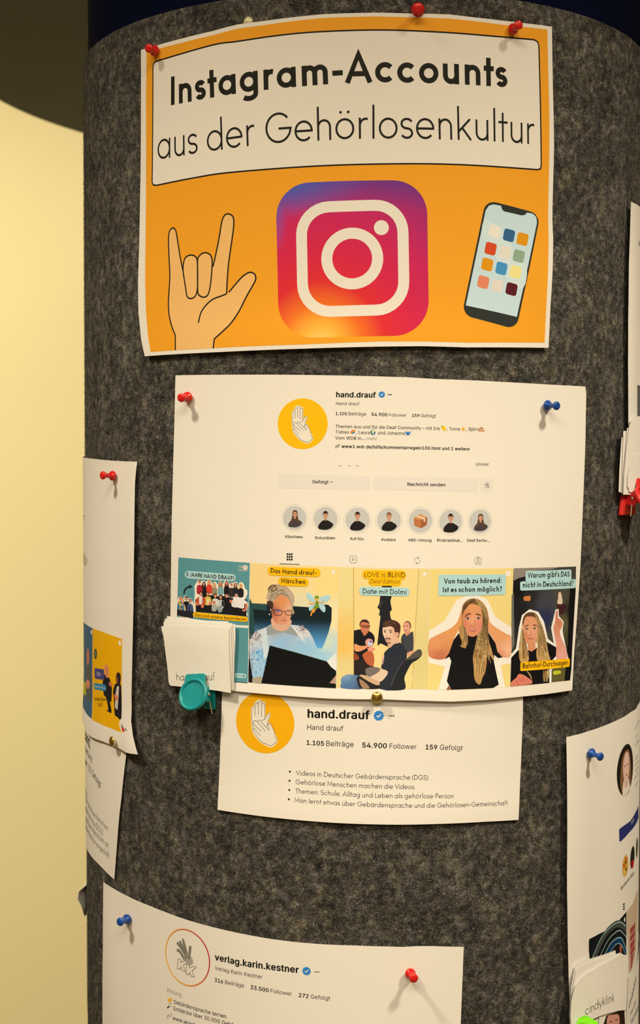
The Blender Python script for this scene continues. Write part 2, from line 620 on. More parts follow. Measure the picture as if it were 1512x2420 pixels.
def glyph(ch, w):
    h = w / 2; r = (XH - w) / 2; cx = h + r; cy = XH / 2; X2 = XH - h
    O = arc(cx, cy, r, r, 0, 360, 30)
    st = 2 * r + h
    ra = 0.158 + (0.06 - w) * 0.15
    dots = lambda c, y: [('dot', (c - 0.10, y)), ('dot', (c + 0.10, y))]
    if ch == 'a': return 2 * r + w, [O, [(st, 0), (st, XH)]]
    if ch == 'ä': return 2 * r + w, [O, [(st, 0), (st, XH)]] + dots(cx, XH + 0.14)
    if ch == 'b': return 2 * r + w, [O, [(h, 0), (h, ASC)]]
    if ch == 'c': return 2 * r * 0.93 + w, [arc(cx, cy, r, r, 42, 318, 24)]
    if ch == 'd': return 2 * r + w, [O, [(st, 0), (st, ASC)]]
    if ch == 'e': return 2 * r + w, [arc(cx, cy, r, r, 0, 318, 26), [(h * 1.2, cy), (2 * r + w - 0.004, cy)]]
    if ch == 'f': return 0.27, [[(0.11, 0), (0.11, ASC - 0.13)] + arc(0.11 + 0.12, ASC - 0.12 - h, 0.12, 0.12, 180, 75, 8), [(0, X2), (0.25, X2)]]
    if ch == 'g': return 2 * r + w, [O, [(st, XH), (st, -0.03)] + arc(cx, -0.05, r, 0.17 - h + .01, 0, -140, 14)]
    if ch == 'h': return 2 * ra + w, [[(h, 0), (h, ASC)], arc(h + ra, X2 - ra, ra, ra, 180, 0) + [(h + 2 * ra, 0)]]
    if ch == 'i': return w, [[(h, 0), (h, XH)], ('dot', (h, XH + 0.15))]
    if ch == 'j': return w, [[(h, XH), (h, DESC)], ('dot', (h, XH + 0.15))]
    if ch == 'k': return 0.40, [[(h, 0), (h, ASC)], [(0.36, XH), (h * 1.3, 0.20)], [(0.14, 0.28), (0.38, 0)]]
    if ch == 'l': return w, [[(h, 0), (h, ASC)]]
    if ch == 'm':
        rm = ra * 0.9
        return 4 * rm + w, [[(h, 0), (h, XH)], arc(h + rm, X2 - rm, rm, rm, 180, 0) + [(h + 2 * rm, 0)], arc(h + 3 * rm, X2 - rm, rm, rm, 180, 0) + [(h + 4 * rm, 0)]]
    if ch == 'n': return 2 * ra + w, [[(h, 0), (h, XH)], arc(h + ra, X2 - ra, ra, ra, 180, 0) + [(h + 2 * ra, 0)]]
    if ch == 'o': return 2 * r + w, [O]
    if ch == 'ö': return 2 * r + w, [O] + dots(cx, XH + 0.14)
    if ch == 'p': return 2 * r + w, [O, [(h, DESC), (h, XH)]]
    if ch == 'q': return 2 * r + w, [O, [(st, DESC), (st, XH)]]
    if ch == 'r': return 0.24 + h, [[(h, 0), (h, XH)], arc(h + ra, X2 - ra, ra, ra, 180, 72, 9)]
    if ch in 'sS':
        top = XH if ch == 's' else CAPH
        ry = (top - w) / 4; rx = (0.34 if ch == 's' else 0.44) / 2 - h
        c2 = rx + h
        return 2 * rx + w, [arc(c2, top - h - ry, rx, ry, 25, 270, 16) + arc(c2, h + ry, rx, ry, 90, -155, 16)[1:]]
    if ch == 't': return 0.28, [[(0.13, 0), (0.13, 0.70)], [(0, X2), (0.28, X2)]]
    if ch in 'uü':
        g = [[(h, XH), (h, h + ra)] + arc(h + ra, h + ra, ra, ra, 180, 360)[1:] + [(h + 2 * ra, XH)], [(h + 2 * ra, XH), (h + 2 * ra, 0)]]
        return 2 * ra + w, g + (dots(h + ra, XH + 0.14) if ch == 'ü' else [])
    if ch == 'v': return 0.42, [[(0.02, XH), (0.21, h), (0.40, XH)]]
    if ch == 'w': return 0.66, [[(0.02, XH), (0.17, h), (0.33, XH - h), (0.49, h), (0.64, XH)]]
    if ch == 'y': return 0.42, [[(0.02, XH), (0.21, 0.03)], [(0.40, XH), (0.13, DESC)]]
    if ch == 'z': return 0.36, [[(0.02, X2), (0.33, X2), (0.03, h), (0.35, h)]]
    C2 = CAPH - h
    if ch == 'A': return 0.66, [[(0.02 + h * .4, 0), (0.33, CAPH - h * .6), (0.64 - h * .4, 0)], [(0.13, 0.22), (0.53, 0.22)]]
    if ch == 'B': return 0.46, [[(h, 0), (h, CAPH)], [(h, C2), (0.24, C2)] + arc(0.24, C2 - 0.5 * (C2 - 0.38), 0.16, 0.5 * (C2 - 0.38), 90, -90, 10) + [(h, 0.38)], [(h, 0.38), (0.25, 0.38)] + arc(0.25, (0.38 + h) / 2, 0.18, (0.38 - h) / 2, 90, -90, 10) + [(h, h)]]
    if ch == 'D': return 0.56, [[(h, 0), (h, CAPH)], [(h, C2), (0.20, C2)] + arc(0.20, CAPH / 2, 0.36 - h, CAPH / 2 - h, 90, -90, 16) + [(h, h)]]
    if ch == 'E': return 0.42, [[(h, 0), (h, CAPH)], [(h, C2), (0.42, C2)], [(h, CAPH / 2), (0.39, CAPH / 2)], [(h, h), (0.42, h)]]
    if ch == 'F': return 0.40, [[(h, 0), (h, CAPH)], [(h, C2), (0.40, C2)], [(h, CAPH / 2), (0.36, CAPH / 2)]]
    if ch == 'G':
        R = CAPH / 2 - h
        return 2 * R + w, [arc(h + R, CAPH / 2, R, R, 42, 352, 28)[:-1] + [(h + 2 * R, CAPH / 2 - 0.02), (h + R, CAPH / 2 - 0.02)]]
    if ch == 'H': return 0.52, [[(h, 0), (h, CAPH)], [(0.52 - h, 0), (0.52 - h, CAPH)], [(h, CAPH / 2), (0.52 - h, CAPH / 2)]]
    if ch == 'I': return w, [[(h, 0), (h, CAPH)]]
    if ch == 'J': return 0.34, [[(0.34 - h, CAPH), (0.34 - h, 0.14)] + arc(0.17, 0.16, 0.17 - h, 0.16 - h, 0, -150, 9)]
    if ch == 'K': return 0.50, [[(h, 0), (h, CAPH)], [(0.46, CAPH), (h * 1.3, 0.30)], [(0.18, 0.42), (0.48, 0)]]
    if ch == 'L': return 0.38, [[(h, CAPH), (h, h), (0.38, h)]]
    if ch == 'M': return 0.66, [[(h, 0), (h, CAPH), (0.33, 0.20), (0.66 - h, CAPH), (0.66 - h, 0)]]
    if ch == 'N': return 0.54, [[(h, 0), (h, CAPH), (0.54 - h, 0), (0.54 - h, CAPH)]]
    if ch == 'O':
        R = CAPH / 2 - h
        return 2 * R + w, [arc(h + R, CAPH / 2, R, R, 0, 360, 32)]
    if ch in 'PR':
        g = [[(h, 0), (h, CAPH)], [(h, C2), (0.25, C2)] + arc(0.25, C2 - 0.5 * (C2 - 0.34), 0.18, 0.5 * (C2 - 0.34), 90, -90, 12) + [(h, 0.34)]]
        if ch == 'R': g.append([(0.22, 0.34), (0.44, 0)])
        return 0.45, g
    if ch == 'T': return 0.46, [[(0.23, 0), (0.23, CAPH)], [(0, C2), (0.46, C2)]]
    if ch == 'U': return 0.50, [[(h, CAPH), (h, 0.25)] + arc(0.25, 0.25, 0.25 - h, 0.25 - h, 180, 360)[1:] + [(0.50 - h, CAPH)]]
    if ch == 'V': return 0.58, [[(0.02, CAPH), (0.29, h), (0.56, CAPH)]]
    if ch == 'W': return 0.88, [[(0.02, CAPH), (0.23, h), (0.44, CAPH - h), (0.65, h), (0.86, CAPH)]]
    if ch == '5': return 0.42, [[(0.38, C2), (0.10, C2), (0.07, 0.40)] + arc(0.20, 0.235, 0.20, 0.235 - h, 125, -150, 14)]
    if ch == '-': return 0.26, [[(0, 0.26), (0.26, 0.26)]]
    if ch == '.': return w * 1.2, [('dot', (w * .6, w * .55))]
    if ch == ',': return w * 1.2, [[(w * .8, w), (w * .2, -w * 1.2)]]
    if ch == ':': return w * 1.2, [('dot', (w * .6, w * .6)), ('dot', (w * .6, XH - w * .7))]
    if ch == '!': return w * 1.2, [('dot', (w * .6, w * .6)), [(w * .6, 0.22), (w * .6, CAPH)]]
    if ch == '?': return 0.34, [('dot', (0.17, w * .6)), arc(0.17, CAPH - 0.17, 0.15, 0.17 - h, 170, -50, 12) + [(0.17, 0.20)]]
    if ch == '(': return 0.18, [arc(0.36, 0.30, 0.33, 0.48, 125, 235, 10)]
    if ch == ')': return 0.18, [arc(-0.18, 0.30, 0.33, 0.48, 55, -55, 10)]
    if ch == "'": return w, [[(h, 0.56), (h, ASC)]]
    return 0.2, []


def geo_text(s, w):
    x = 0.0; V = []; F = []; n = 0; xmax = 0
    SL = 'bhijklmnpruüBDEFHIKLMNPRU!'; SR = 'aädghijlmnuüqHIMNUJ!'
    last = None
    for ch in s:
        if ch == ' ':
            x += 0.23; continue
        adv, strokes = glyph(ch, w)
        if last is not None:
            x += (0.076 if last in SR else (0.012 if last in 'rtfFTVWvwyL' else 0.040)) + (0.076 if ch in SL else (0.018 if ch in 'tfvwyVWTAj' else 0.036))
        last = ch
        for stq in strokes:
            if isinstance(stq, tuple):
                P = ell(x + stq[1][0], stq[1][1], w * 0.62, n=12)
                V.append(P); F.append(list(range(n, n + 12))); n += 12
                continue
            P = np.array(stq, float) + (x, 0)
            closed = np.linalg.norm(P[0] - P[-1]) < 1e-6
            if closed: P = P[:-1]
            A, B = offset_line(P, w, closed)
            m = len(P)
            V.append(A); V.append(B)
            for i in range(m if closed else m - 1):
                j = (i + 1) % m
                F.append([n + m + i, n + m + j, n + j, n + i])
            n += 2 * m
        xmax = x + adv
        x += adv
    return np.vstack(V), F, 0.0, xmax


def verified(ink, x, y, r, layer=1):
    c = ink.sh.sz([(x, y)])[0]
    a = np.linspace(0, 2 * np.pi, 40, endpoint=False)
    rr = r * (1 + 0.09 * np.cos(10 * a))
    ink.sz(np.stack([c[0] + rr * np.cos(a), c[1] + rr * np.sin(a)], -1), ob(50, 125, 180), layer)
    ink.stroke_sz([(c[0] - r * .42, c[1] + r * .02), (c[0] - r * .1, c[1] - r * .32), (c[0] + r * .45, c[1] + r * .34)], r * .2, PAPER, layer + 1)


def dots3(ink, x, y, gap=3.2, w=0.0004):
    for k in range(3): ink.disc(x - gap + k * gap, y, w, BLACK, 1, n=8)


def shade_fn(points, colors, power=2.0):
    """smooth blend of printed colours over the picture, control points in (s,z)"""
    Pn = np.asarray(points); Cn = np.asarray(colors)
    def f(V):
        d = np.linalg.norm(V[:, None, :] - Pn[None], axis=2) + 1e-6
        w = 1 / d ** power
        return (w[:, :, None] * Cn[None]).sum(1) / w.sum(1)[:, None]
    return f


def strands(ink, A, B, n, colors, w=0.0003, layer=5, jit=1.2, seg=8):
    """locks of hair printed between two guide lines (photo points)"""
    A = cr(A, 4); B = cr(B, 4)
    ta = np.linspace(0, 1, seg)
    ia = np.stack([np.interp(ta, np.linspace(0, 1, len(A)), A[:, k]) for k in (0, 1)], -1)
    ib = np.stack([np.interp(ta, np.linspace(0, 1, len(B)), B[:, k]) for k in (0, 1)], -1)
    for i in range(n):
        t = random.random(); t0 = random.random() * 0.35; t1 = 0.6 + random.random() * 0.4
        L = ia * (1 - t) + ib * t + rng.normal(0, jit * 0.35, (seg, 2))
        k0 = int(t0 * seg); k1 = max(k0 + 3, int(t1 * seg))
        L = L[k0:k1]
        if len(L) < 2: continue
        ink.stroke(cr(L, 2), w * (0.6 + random.random()), colors[i % len(colors)], layer)

# ================================================================== the setting
def plane_box(name, a, b, m, label=None):
    V, F = box_vf(*a, *b)
    o = mesh_obj(name, V, F, m); o['kind'] = 'structure'
    return o


plane_box('floor', (-4, -4, FLOOR - 0.1), (4, 2.7, FLOOR), M_FLOOR)
plane_box('ceiling', (-4, -4, 1.5), (4, 2.7, 1.6), M_CEIL)
plane_box('wall_back', (-4, 2.6, FLOOR), (4, 2.7, 1.5), M_WALL)
plane_box('wall_left', (-4.1, -4, FLOOR), (-4, 2.7, 1.5), M_WALL)
plane_box('wall_right', (4, -4, FLOOR), (4.1, 2.7, 1.5), M_WALL)
plane_box('wall_front', (-4, -4.1, FLOOR), (4, -4, 1.5), M_WALL)

# round dark panel hanging from the ceiling behind the column
cx, cy, rr = 0.170, 1.180, 0.80
disc = empty('ceiling_panel_disc', (cx, cy, 0.60))
tag(disc, 'dark grey round panel hanging from the ceiling behind the column', 'ceiling panel')
V, F = lathe_vf([(0.0, 0.60), (rr - 0.004, 0.60), (rr, 0.604), (rr, 0.646), (rr - 0.004, 0.65), (0, 0.65)], 160)
o = mesh_obj('panel', [(x + cx, y + cy, z) for x, y, z in V], F, M_DISC, disc)
for k in range(3):
    a = 2 * math.pi * k / 3 + 0.5
    V, F = lathe_vf([(0.0015, 0.65), (0.0015, 1.5)], 8)
    mesh_obj('suspension_wire', [(x + cx + 0.5 * math.cos(a), y + cy + 0.5 * math.sin(a), z) for x, y, z in V], F, M_STEEL, disc)

# ================================================================== the column
colm = empty('notice_column', (0, 0, FLOOR))
tag(colm, 'round grey felt notice column covered in pinned papers', 'column')
NS = 288
prof = [(0.205, FLOOR), (R0, FLOOR), (R0, -0.9), (R0, -0.45), (R0, 0.0), (R0, RIM - 0.001), (R0 - 0.001, RIM), (0.205, RIM)]
V, F = lathe_vf(prof, NS)
o = mesh_obj('felt_cover', V, F, M_FELT, colm)
for p in o.data.polygons: p.use_smooth = True
V, F = lathe_vf([(0.2125, RIM - 0.01), (0.2125, 1.5)], 200)
o = mesh_obj('core', V, F, M_NAVY, colm, smooth=True); o['label'] = 'dark navy upper shaft above the felt'
# loose fibres of the felt, nobody could count them
NF = 240000
s0 = rng.uniform(-0.33, 0.33, NF); z0 = rng.uniform(-0.43, RIM - 0.001, NF)
ln = rng.uniform(0.0006, 0.0024, NF); an = rng.uniform(0, 2 * np.pi, NF); bend = rng.normal(0, 1.3, NF)
seg = 2
pts = []
for k in range(seg + 1):
    t = k / seg
    aa = an + bend * t
    if k == 0: ps, pz = s0.copy(), z0.copy()
    else: ps = ps + ln / seg * np.cos(aa); pz = pz + ln / seg * np.sin(aa)
    off = 0.00015 + 0.0006 * np.sin(np.pi * t) * rng.uniform(0.2, 1.0, NF)
    wd = 0.00008 * (1 - 0.5 * t)
    nx, nz = -np.sin(aa) * wd, np.cos(aa) * wd
    pz = np.minimum(pz, RIM)
    pts.append(surf(ps + nx, pz + nz, off)); pts.append(surf(ps - nx, pz - nz, off))
VV = np.stack(pts, 1).reshape(-1, 3).astype(np.float32)
base = (np.arange(NF) * (2 * (seg + 1)))[:, None]
FF = np.concatenate([base + np.array([[2 * k, 2 * k + 1, 2 * k + 3, 2 * k + 2]]) for k in range(seg)], 1).reshape(-1)
me = bpy.data.meshes.new('felt_fibre')
me.vertices.add(len(VV)); me.vertices.foreach_set('co', VV.ravel())
nq = NF * seg
me.loops.add(nq * 4); me.loops.foreach_set('vertex_index', FF.astype(np.int32))
me.polygons.add(nq); me.polygons.foreach_set('loop_start', np.arange(0, nq * 4, 4, dtype=np.int32))
me.update()
val = np.clip(rng.lognormal(-2.5, 0.95, NF), 0.008, 0.45)
tint = np.stack([val * 1.02, val, val * rng.uniform(0.72, 1.05, NF), np.ones(NF)], 1)
ca = me.color_attributes.new('ink', 'FLOAT_COLOR', 'POINT')
ca.data.foreach_set('color', np.repeat(tint, 2 * (seg + 1), 0).astype(np.float32).ravel())
mf, nt, b = new_mat('felt_fibre', (0.1, 0.1, 0.1), 0.8)
a_ = nt.nodes.new('ShaderNodeAttribute'); a_.attribute_name = 'ink'; nt.links.new(a_.outputs['Color'], b.inputs['Base Color'])
me.materials.append(mf)
o = bpy.data.objects.new('felt_fibre', me); col.objects.link(o); o.parent = colm
o.matrix_parent_inverse = colm.matrix_basis.inverted(); o['kind'] = 'stuff'

# ================================================================== shelf and things far behind on the right
def world_at(x, y, Y):
    d = pix_ray([(x, y)])[0]
    return CAM + d * ((Y - CAM[1]) / d[1])


Ys = 1.9
pL = world_at(1503, 2400, Ys)[0]
shelf = empty('bookshelf', (pL, Ys, FLOOR))
tag(shelf, 'dark wooden bookshelf standing far behind the column', 'bookshelf')
M_DARKWOOD = mat_plaster('dark_wood', (0.02, 0.016, 0.021), 20, 0.1, 0.6, 0.3)
M_ORANGE = mat_plastic('orange_card', (0.55, 0.20, 0.015), 0.6)
M_PALE = mat_plastic('pale_card', (0.62, 0.66, 0.45), 0.6)
M_BROWN = mat_plastic('brown_card', (0.30, 0.10, 0.02), 0.6)
V, F = box_vf(pL, Ys + 0.22, FLOOR, pL + 1.0, Ys + 0.24, 0.25); mesh_obj('back_panel', V, F, M_DARKWOOD, shelf)
for xx in (pL, pL + 0.98):
    V, F = box_vf(xx, Ys - 0.05, FLOOR, xx + 0.02, Ys + 0.22, 0.25); mesh_obj('side_panel', V, F, M_DARKWOOD, shelf)
levels = {}
for yy in (1480, 2160, 2212, 2420):
    zz = world_at(1510, yy, Ys)[2]; levels[yy] = zz
    V, F = box_vf(pL + 0.02, Ys - 0.05, zz - 0.012, pL + 0.98, Ys + 0.22, zz); mesh_obj('shelf_board', V, F, M_DARKWOOD, shelf)
V, F = box_vf(pL + 0.02, Ys - 0.05, FLOOR + 0.02, pL + 0.98, Ys + 0.22, FLOOR + 0.05); mesh_obj('shelf_board', V, F, M_DARKWOOD, shelf)


def boxthing(name, x, w, y0, h, m, label, cat, group=None, d=0.18):
    V, F = box_vf(x, Ys - 0.03, y0, x + w, Ys - 0.03 + d, y0 + h)
    t = mesh_obj(name, V, F, m); bevel(t, 0.003)
    tag(t, label, cat, group); return t


zb = levels[2160]
boxthing('storage_box', pL + 0.03, 0.30, zb, 0.155, M_BROWN, 'brown box on the upper shelf of the bookshelf', 'box')
boxthing('storage_box', pL + 0.36, 0.28, zb, 0.10, M_PALE, 'pale box beside the brown box on the shelf', 'box')
boxthing('storage_box', pL + 0.03, 0.30, levels[2420], 0.062, M_PALE, 'pale green box under the orange one on the bookshelf', 'box')
boxthing('storage_box', pL + 0.03, 0.30, levels[2420] + 0.062, 0.030, M_ORANGE, 'orange box lying on the pale green box', 'box')

# ================================================================== the sheets
offA = bumps(0.0024, (-0.165, 0.11, 0.03, 0.06, 0.0026), (0.135, 0.22, 0.03, 0.05, 0.0012), (0.135, 0.11, 0.025, 0.035, 0.0016),
             (-0.02, 0.07, 0.14, 0.02, 0.0016))
OUT_A = [(333, 118), (365, 109), (430, 91), (500, 74), (560, 58), (620, 50), (700, 40), (758, 34), (891, 30), (967, 32), (1060, 34), (1120, 41), (1181, 48), (1240, 55), (1304, 63),
         (1306, 200), (1309, 350), (1306, 461), (1305, 521), (1307, 562), (1306, 627), (1301, 716), (1296, 822),
         (1102, 821), (1000, 818), (900, 819), (717, 824), (518, 832), (399, 838), (342, 842), (333, 800), (327, 737), (326, 678), (329, 579), (331, 460), (333, 300)]
A = Sheet('poster', OUT_A, offA, 'orange and white poster with a camera app icon, pinned at the top of the column', 'poster')
ORANGE = ob(241, 156, 34)
i = Ink(A, 'orange_background')
i.poly([(346, 124), (430, 101), (500, 84), (560, 68), (620, 60), (700, 49), (758, 43), (891, 39), (967, 41), (1060, 44), (1120, 50), (1181, 58), (1240, 64), (1293, 70),
        (1296, 200), (1298, 300), (1297, 400), (1295, 521), (1296, 562), (1295, 627), (1291, 716), (1286.5, 810), (1102, 810), (1000, 807), (900, 807), (717, 814), (518, 822), (356, 832),
        (350, 797), (345, 737), (343, 670), (344, 559), (345, 400), (345, 250)], ORANGE, 0)
i.done()
i = Ink(A, 'title_panel', label='white title panel with a black outline')
top = cr([(372, 144), (500, 107), (560, 98), (656, 84), (756, 75), (906, 71), (1056, 77), (1170, 86), (1262, 94)], 4)
rt = [(1270, 99), (1273, 108), (1276, 225), (1278.5, 390), (1277, 399), (1269, 401)]
bot = cr([(1269, 401), (1106, 390), (956, 387), (756, 392), (550, 407), (460, 420), (370, 438)], 4)
lf = [(362, 437), (359.5, 430), (361, 300), (361.5, 156), (364, 148)]
pan = np.vstack([top, rt, bot[1:], lf])
i.poly(pan, (0.80, 0.795, 0.79), 1)
i.stroke(pan, 0.0010, BLACK, 2, True)
i.done()
i = Ink(A, 'title_text', label='black bold and light lettering')
TX = (0.016, 0.017, 0.015)
i.text('Instagram-Accounts', [(404, 249), (535, 225), (632, 212), (778, 199), (876, 195), (1006, 197), (1116, 201), (1199, 207)], TX, 2, geo=0.128, cap=0.0188)
i.text('aus der Gehörlosenkultur', [(372, 378), (457, 364), (510, 356), (582, 346), (650, 339), (781, 331), (878, 328), (1056, 330), (1161, 334), (1265, 342)], TX, 2, geo=0.056, cap=0.0196)
i.done()

# hand drawing
z = Z(320, 400, 2.52)
pinky = [(238, 1078), (238, 990), (215, 930), (200, 860), (197, 780), (205, 640), (200, 520), (197, 420), (203, 370), (222, 350), (240, 365), (252, 430), (268, 530), (283, 605)]
index = [(462, 580), (480, 500), (500, 400), (515, 310), (532, 274), (556, 266), (582, 285), (585, 340), (572, 440), (555, 560), (547, 660), (543, 742)]
thumb = [(556, 733), (600, 680), (640, 637), (680, 614), (710, 625), (716, 655), (700, 690), (660, 760), (620, 840), (570, 915), (520, 965), (470, 1010), (463, 1067)]
SK = ob(240, 180, 98)
i = Ink(A, 'hand_drawing', label='line drawing of a hand with raised index, little finger and thumb')
P1 = cr(pinky[1:], 4); P2 = cr(index, 4); P3 = cr(thumb[:-1], 4)
i.poly(z(np.vstack([[pinky[0]], P1, [(300, 540), (457, 540)], P2, P3, [thumb[-1]]])), SK, 1)
lw = 0.00098
i.stroke(z(np.vstack([[pinky[0]], P1])), lw, TX, 3); i.stroke(z(P2), lw, TX, 3); i.stroke(z(np.vstack([P3, [thumb[-1]]])), lw, TX, 3)
f1 = [(284, 600), (290, 545), (305, 520), (335, 511), (362, 525), (369, 560), (371, 640), (368, 720), (355, 757), (330, 770), (308, 757), (298, 700)]
f2 = [(370, 560), (375, 525), (395, 503), (420, 497), (447, 512), (457, 550), (452, 640), (443, 710), (430, 750), (405, 762), (380, 750), (371, 720)]
for f in (f1, f2):
    q = z(cr(f, 4, True)); i.poly(q, SK, 2); i.stroke(q, lw, TX, 3, True)
i.stroke(z(cr([(543, 742), (510, 755), (460, 775), (420, 810), (390, 855), (375, 915)], 5)), lw, TX, 3)
i.done()

# the app icon
i = Ink(A, 'app_icon', label='rounded square camera icon in a purple to yellow gradient')
LQ = np.array([(651, 433), (1008, 424), (1014, 792), (659, 800)], float)
qs = A.sz(LQ)
def icon_color(V):
    o_ = qs[0]; ex = qs[1] - qs[0]; ey = qs[3] - qs[0]
    M = np.linalg.inv(np.stack([ex, ey], 1)); uv = (V - o_) @ M.T
    u, v = uv[:, 0], uv[:, 1]
    d = np.hypot(u - 0.28, v - 1.06)
    st = np.array([0, 0.13, 0.27, 0.42, 0.62, 0.88, 1.2])
    cs = np.array([ob(246, 205, 105), ob(244, 175, 55), ob(238, 110, 30), ob(222, 45, 45), ob(214, 38, 66), ob(200, 38, 84), ob(150, 45, 105)])
    c = np.stack([np.interp(d, st, cs[:, k]) for k in range(3)], 1)
    t = np.clip((0.20 - v) / 0.22, 0, 1)[:, None] * 0.85
    c = c * (1 - t) + np.array(ob(92, 55, 125)) * t
    t = np.clip(1.15 - np.hypot(u * 0.75, v * 2.0) / 0.42, 0, 1)[:, None]
    t = np.maximum(t, np.clip(1.1 - np.hypot(u * 4.6, v * 0.8) / 0.34, 0, 1)[:, None])
    return c * (1 - t) + np.array(ob(70, 92, 165)) * t
i.poly(rquad(LQ, 82, 10), icon_color, 1, 0.003)
WH = (0.80, 0.795, 0.785)
i.stroke(rquad([(711, 491), (951, 483), (955, 731), (716, 738)], 66, 8), 0.0070, WH, 3, True)
i.ring(832, 611, 0.01610, 0.0070, WH, 3, 56)
i.disc(901, 538, 0.0047, WH, 3)
i.done()

# the phone
z = Z(900, 400, 2.471)
i = Ink(A, 'phone_drawing', label='drawing of a tilted smartphone with coloured tiles')
i.poly(z(rquad([(612, 178), (931, 262), (790, 936), (472, 850)], 62, 8)), ob(48, 50, 42), 1)
i.poly(z([(495, 795), (611, 240), (630, 213), (655, 205), (700, 213), (708, 237), (722, 247), (822, 270), (842, 266), (852, 253), (885, 259), (906, 278), (911, 310), (793, 862)]), ob(199, 214, 214), 2)
i.poly(z(cr([(600, 299), (650, 308), (700, 345), (760, 430), (800, 520), (852, 575), (828, 698), (740, 640), (680, 540), (620, 420), (588, 388)], 3, True)), ob(210, 219, 210), 3)
cols = [(663, 363, (236, 222, 190)), (747, 386, (52, 97, 128)), (826, 408, (222, 145, 22)), (640, 464, (212, 74, 32)), (725, 485, (228, 215, 184)), (804, 507, (142, 166, 128)),
        (620, 556, (224, 145, 20)), (703, 579, (68, 142, 176)), (785, 600, (240, 220, 132)), (597, 659, (228, 130, 88)), (680, 681, (226, 210, 184)), (762, 700, (92, 26, 32))]
for (x, y, c) in cols:
    ax, ay = np.array([31.5, 8.5]), np.array([-6.5, 34.5])
    q = [np.array([x, y]) - ax - ay, np.array([x, y]) + ax - ay, np.array([x, y]) + ax + ay, np.array([x, y]) - ax + ay]
    i.poly(z(rquad(q, 14, 4)), ob(*c), 4)
i.done()

# ---------------------------------------------------------------- B : the profile printout
offB = bumps(0.0022, (0.0, -0.165, 0.2, 0.02, 0.0018), (-0.13, -0.05, 0.03, 0.06, 0.0010), (0.15, -0.04, 0.03, 0.07, 0.0016))
OUT_B = [(414.5, 887), (648, 885.5), (780, 887), (960, 891.5), (1026, 895.6), (1108, 898.5), (1231, 905), (1300, 909), (1383, 913.6), (1385, 933), (1383, 1044), (1376.6, 1208), (1370.5, 1350), (1362, 1474),
         (1352, 1631), (1292, 1640), (1235, 1646), (1149, 1654), (1067, 1658), (1010, 1656.5), (915, 1653), (780, 1651), (674, 1644), (554, 1633), (470, 1622), (398, 1612), (400, 1530), (402.5, 1457), (404, 1360), (409, 1100)]
B = Sheet('printout', OUT_B, offB, 'white profile printout with a row of five photographs, pinned in the middle of the column', 'paper')

MUST = ob(250, 180, 10)
def two_hands(ink, cx, cy, k, lw):
    """two flat hands one over the other, drawn in lines; k = scale against the drawing at (707,1002)"""
    zz = lambda p: np.array([cx, cy]) + (np.array(p, float) - (404, 550)) / 5.4 * k
    white = (0.78, 0.775, 0.76)
    edge = [(275, 400), (300, 380), (312, 345), (355, 320), (385, 345), (410, 355), (415, 500), (440, 455), (462, 460), (455, 500), (440, 545), (465, 560), (500, 640), (530, 715), (528, 745), (475, 790), (420, 775), (360, 740), (300, 670), (280, 620), (272, 500)]
    E = np.array(edge, float); c = E.mean(0)
    ink.poly(zz(cr(c + (E - c) * 1.05, 3, True)), ob(243, 225, 180), 2)
    up = [(283, 560), (272, 490), (278, 400), (292, 382), (306, 390), (310, 355), (324, 342), (338, 352), (344, 330), (358, 322), (374, 335), (378, 355), (392, 350), (406, 362), (408, 450), (408, 510), (425, 480), (436, 455), (455, 455), (457, 470), (440, 530), (425, 590), (350, 600)]
    ink.poly(zz(cr(up, 3, True)), white, 3); ink.stroke(zz(cr(up, 3, True)), lw, BLACK, 4, True)
    for l in ([(308, 392), (305, 480)], [(340, 350), (342, 465)], [(376, 358), (372, 490)], [(408, 515), (372, 530)]):
        ink.stroke(zz(l), lw, BLACK, 4)
    lo = [(290, 545), (296, 530), (315, 530), (335, 545), (340, 528), (360, 530), (450, 625), (440, 570), (455, 556), (475, 580), (505, 640), (512, 690), (530, 720), (525, 745), (475, 786), (430, 772), (370, 745), (310, 670), (285, 632), (283, 610), (300, 612), (278, 575), (290, 562)]
    ink.poly(zz(cr(lo, 3, True)), white, 5); ink.stroke(zz(cr(lo, 3, True)), lw, BLACK, 6, True)
    for l in ([(335, 545), (412, 635)], [(292, 565), (372, 640)], [(300, 615), (360, 682)]):
        ink.stroke(zz(l), lw, BLACK, 6)


i = Ink(B, 'profile_picture', label='yellow disc with two line-drawn hands')
i.disc(714.5, 1001.5, 0.01635, MUST, 1)
two_hands(i, 714.8, 1001.8, 1.0, 0.00022)
i.done()
i = Ink(B, 'profile_text', label='black profile lettering')
bt = lambda s, x0, y0, x1, y1, b=0.0, c=BLACK: i.text(s, [(x0, y0), (x1, y1)], c, 1, bold=b)
DK = (0.035, 0.034, 0.032)
bt('hand.drauf', 794, 938.5, 888, 939.5, 0.028)
verified(i, 902, 932.5, 0.0020); dots3(i, 921, 932.5)
bt('Hand drauf', 794, 957.3, 849, 957.8, 0, DK)
bt('1.105', 793, 980.6, 820, 981.2, 0.021); bt('Beiträge', 823.5, 981.3, 865, 982.3, 0, DK)
bt('54.900', 877.5, 982.8, 915, 983.8, 0.021); bt('Follower', 919, 984, 960, 984.8, 0, DK)
bt('159', 973, 985.2, 991, 985.6, 0.021); bt('Gefolgt', 994.5, 985.7, 1030, 986.8, 0, DK)
bt('Themen aus und für die Deaf Community – mit Iris', 792.7, 1011, 1039, 1016.2, 0.005, DK)
bt(', Toma', 1055.5, 1016.7, 1086, 1017.3, 0.005, DK); bt(', Björn', 1101.5, 1017.8, 1130.5, 1018.2, 0.005, DK); bt(',', 1143.5, 1018.5, 1145, 1018.5)
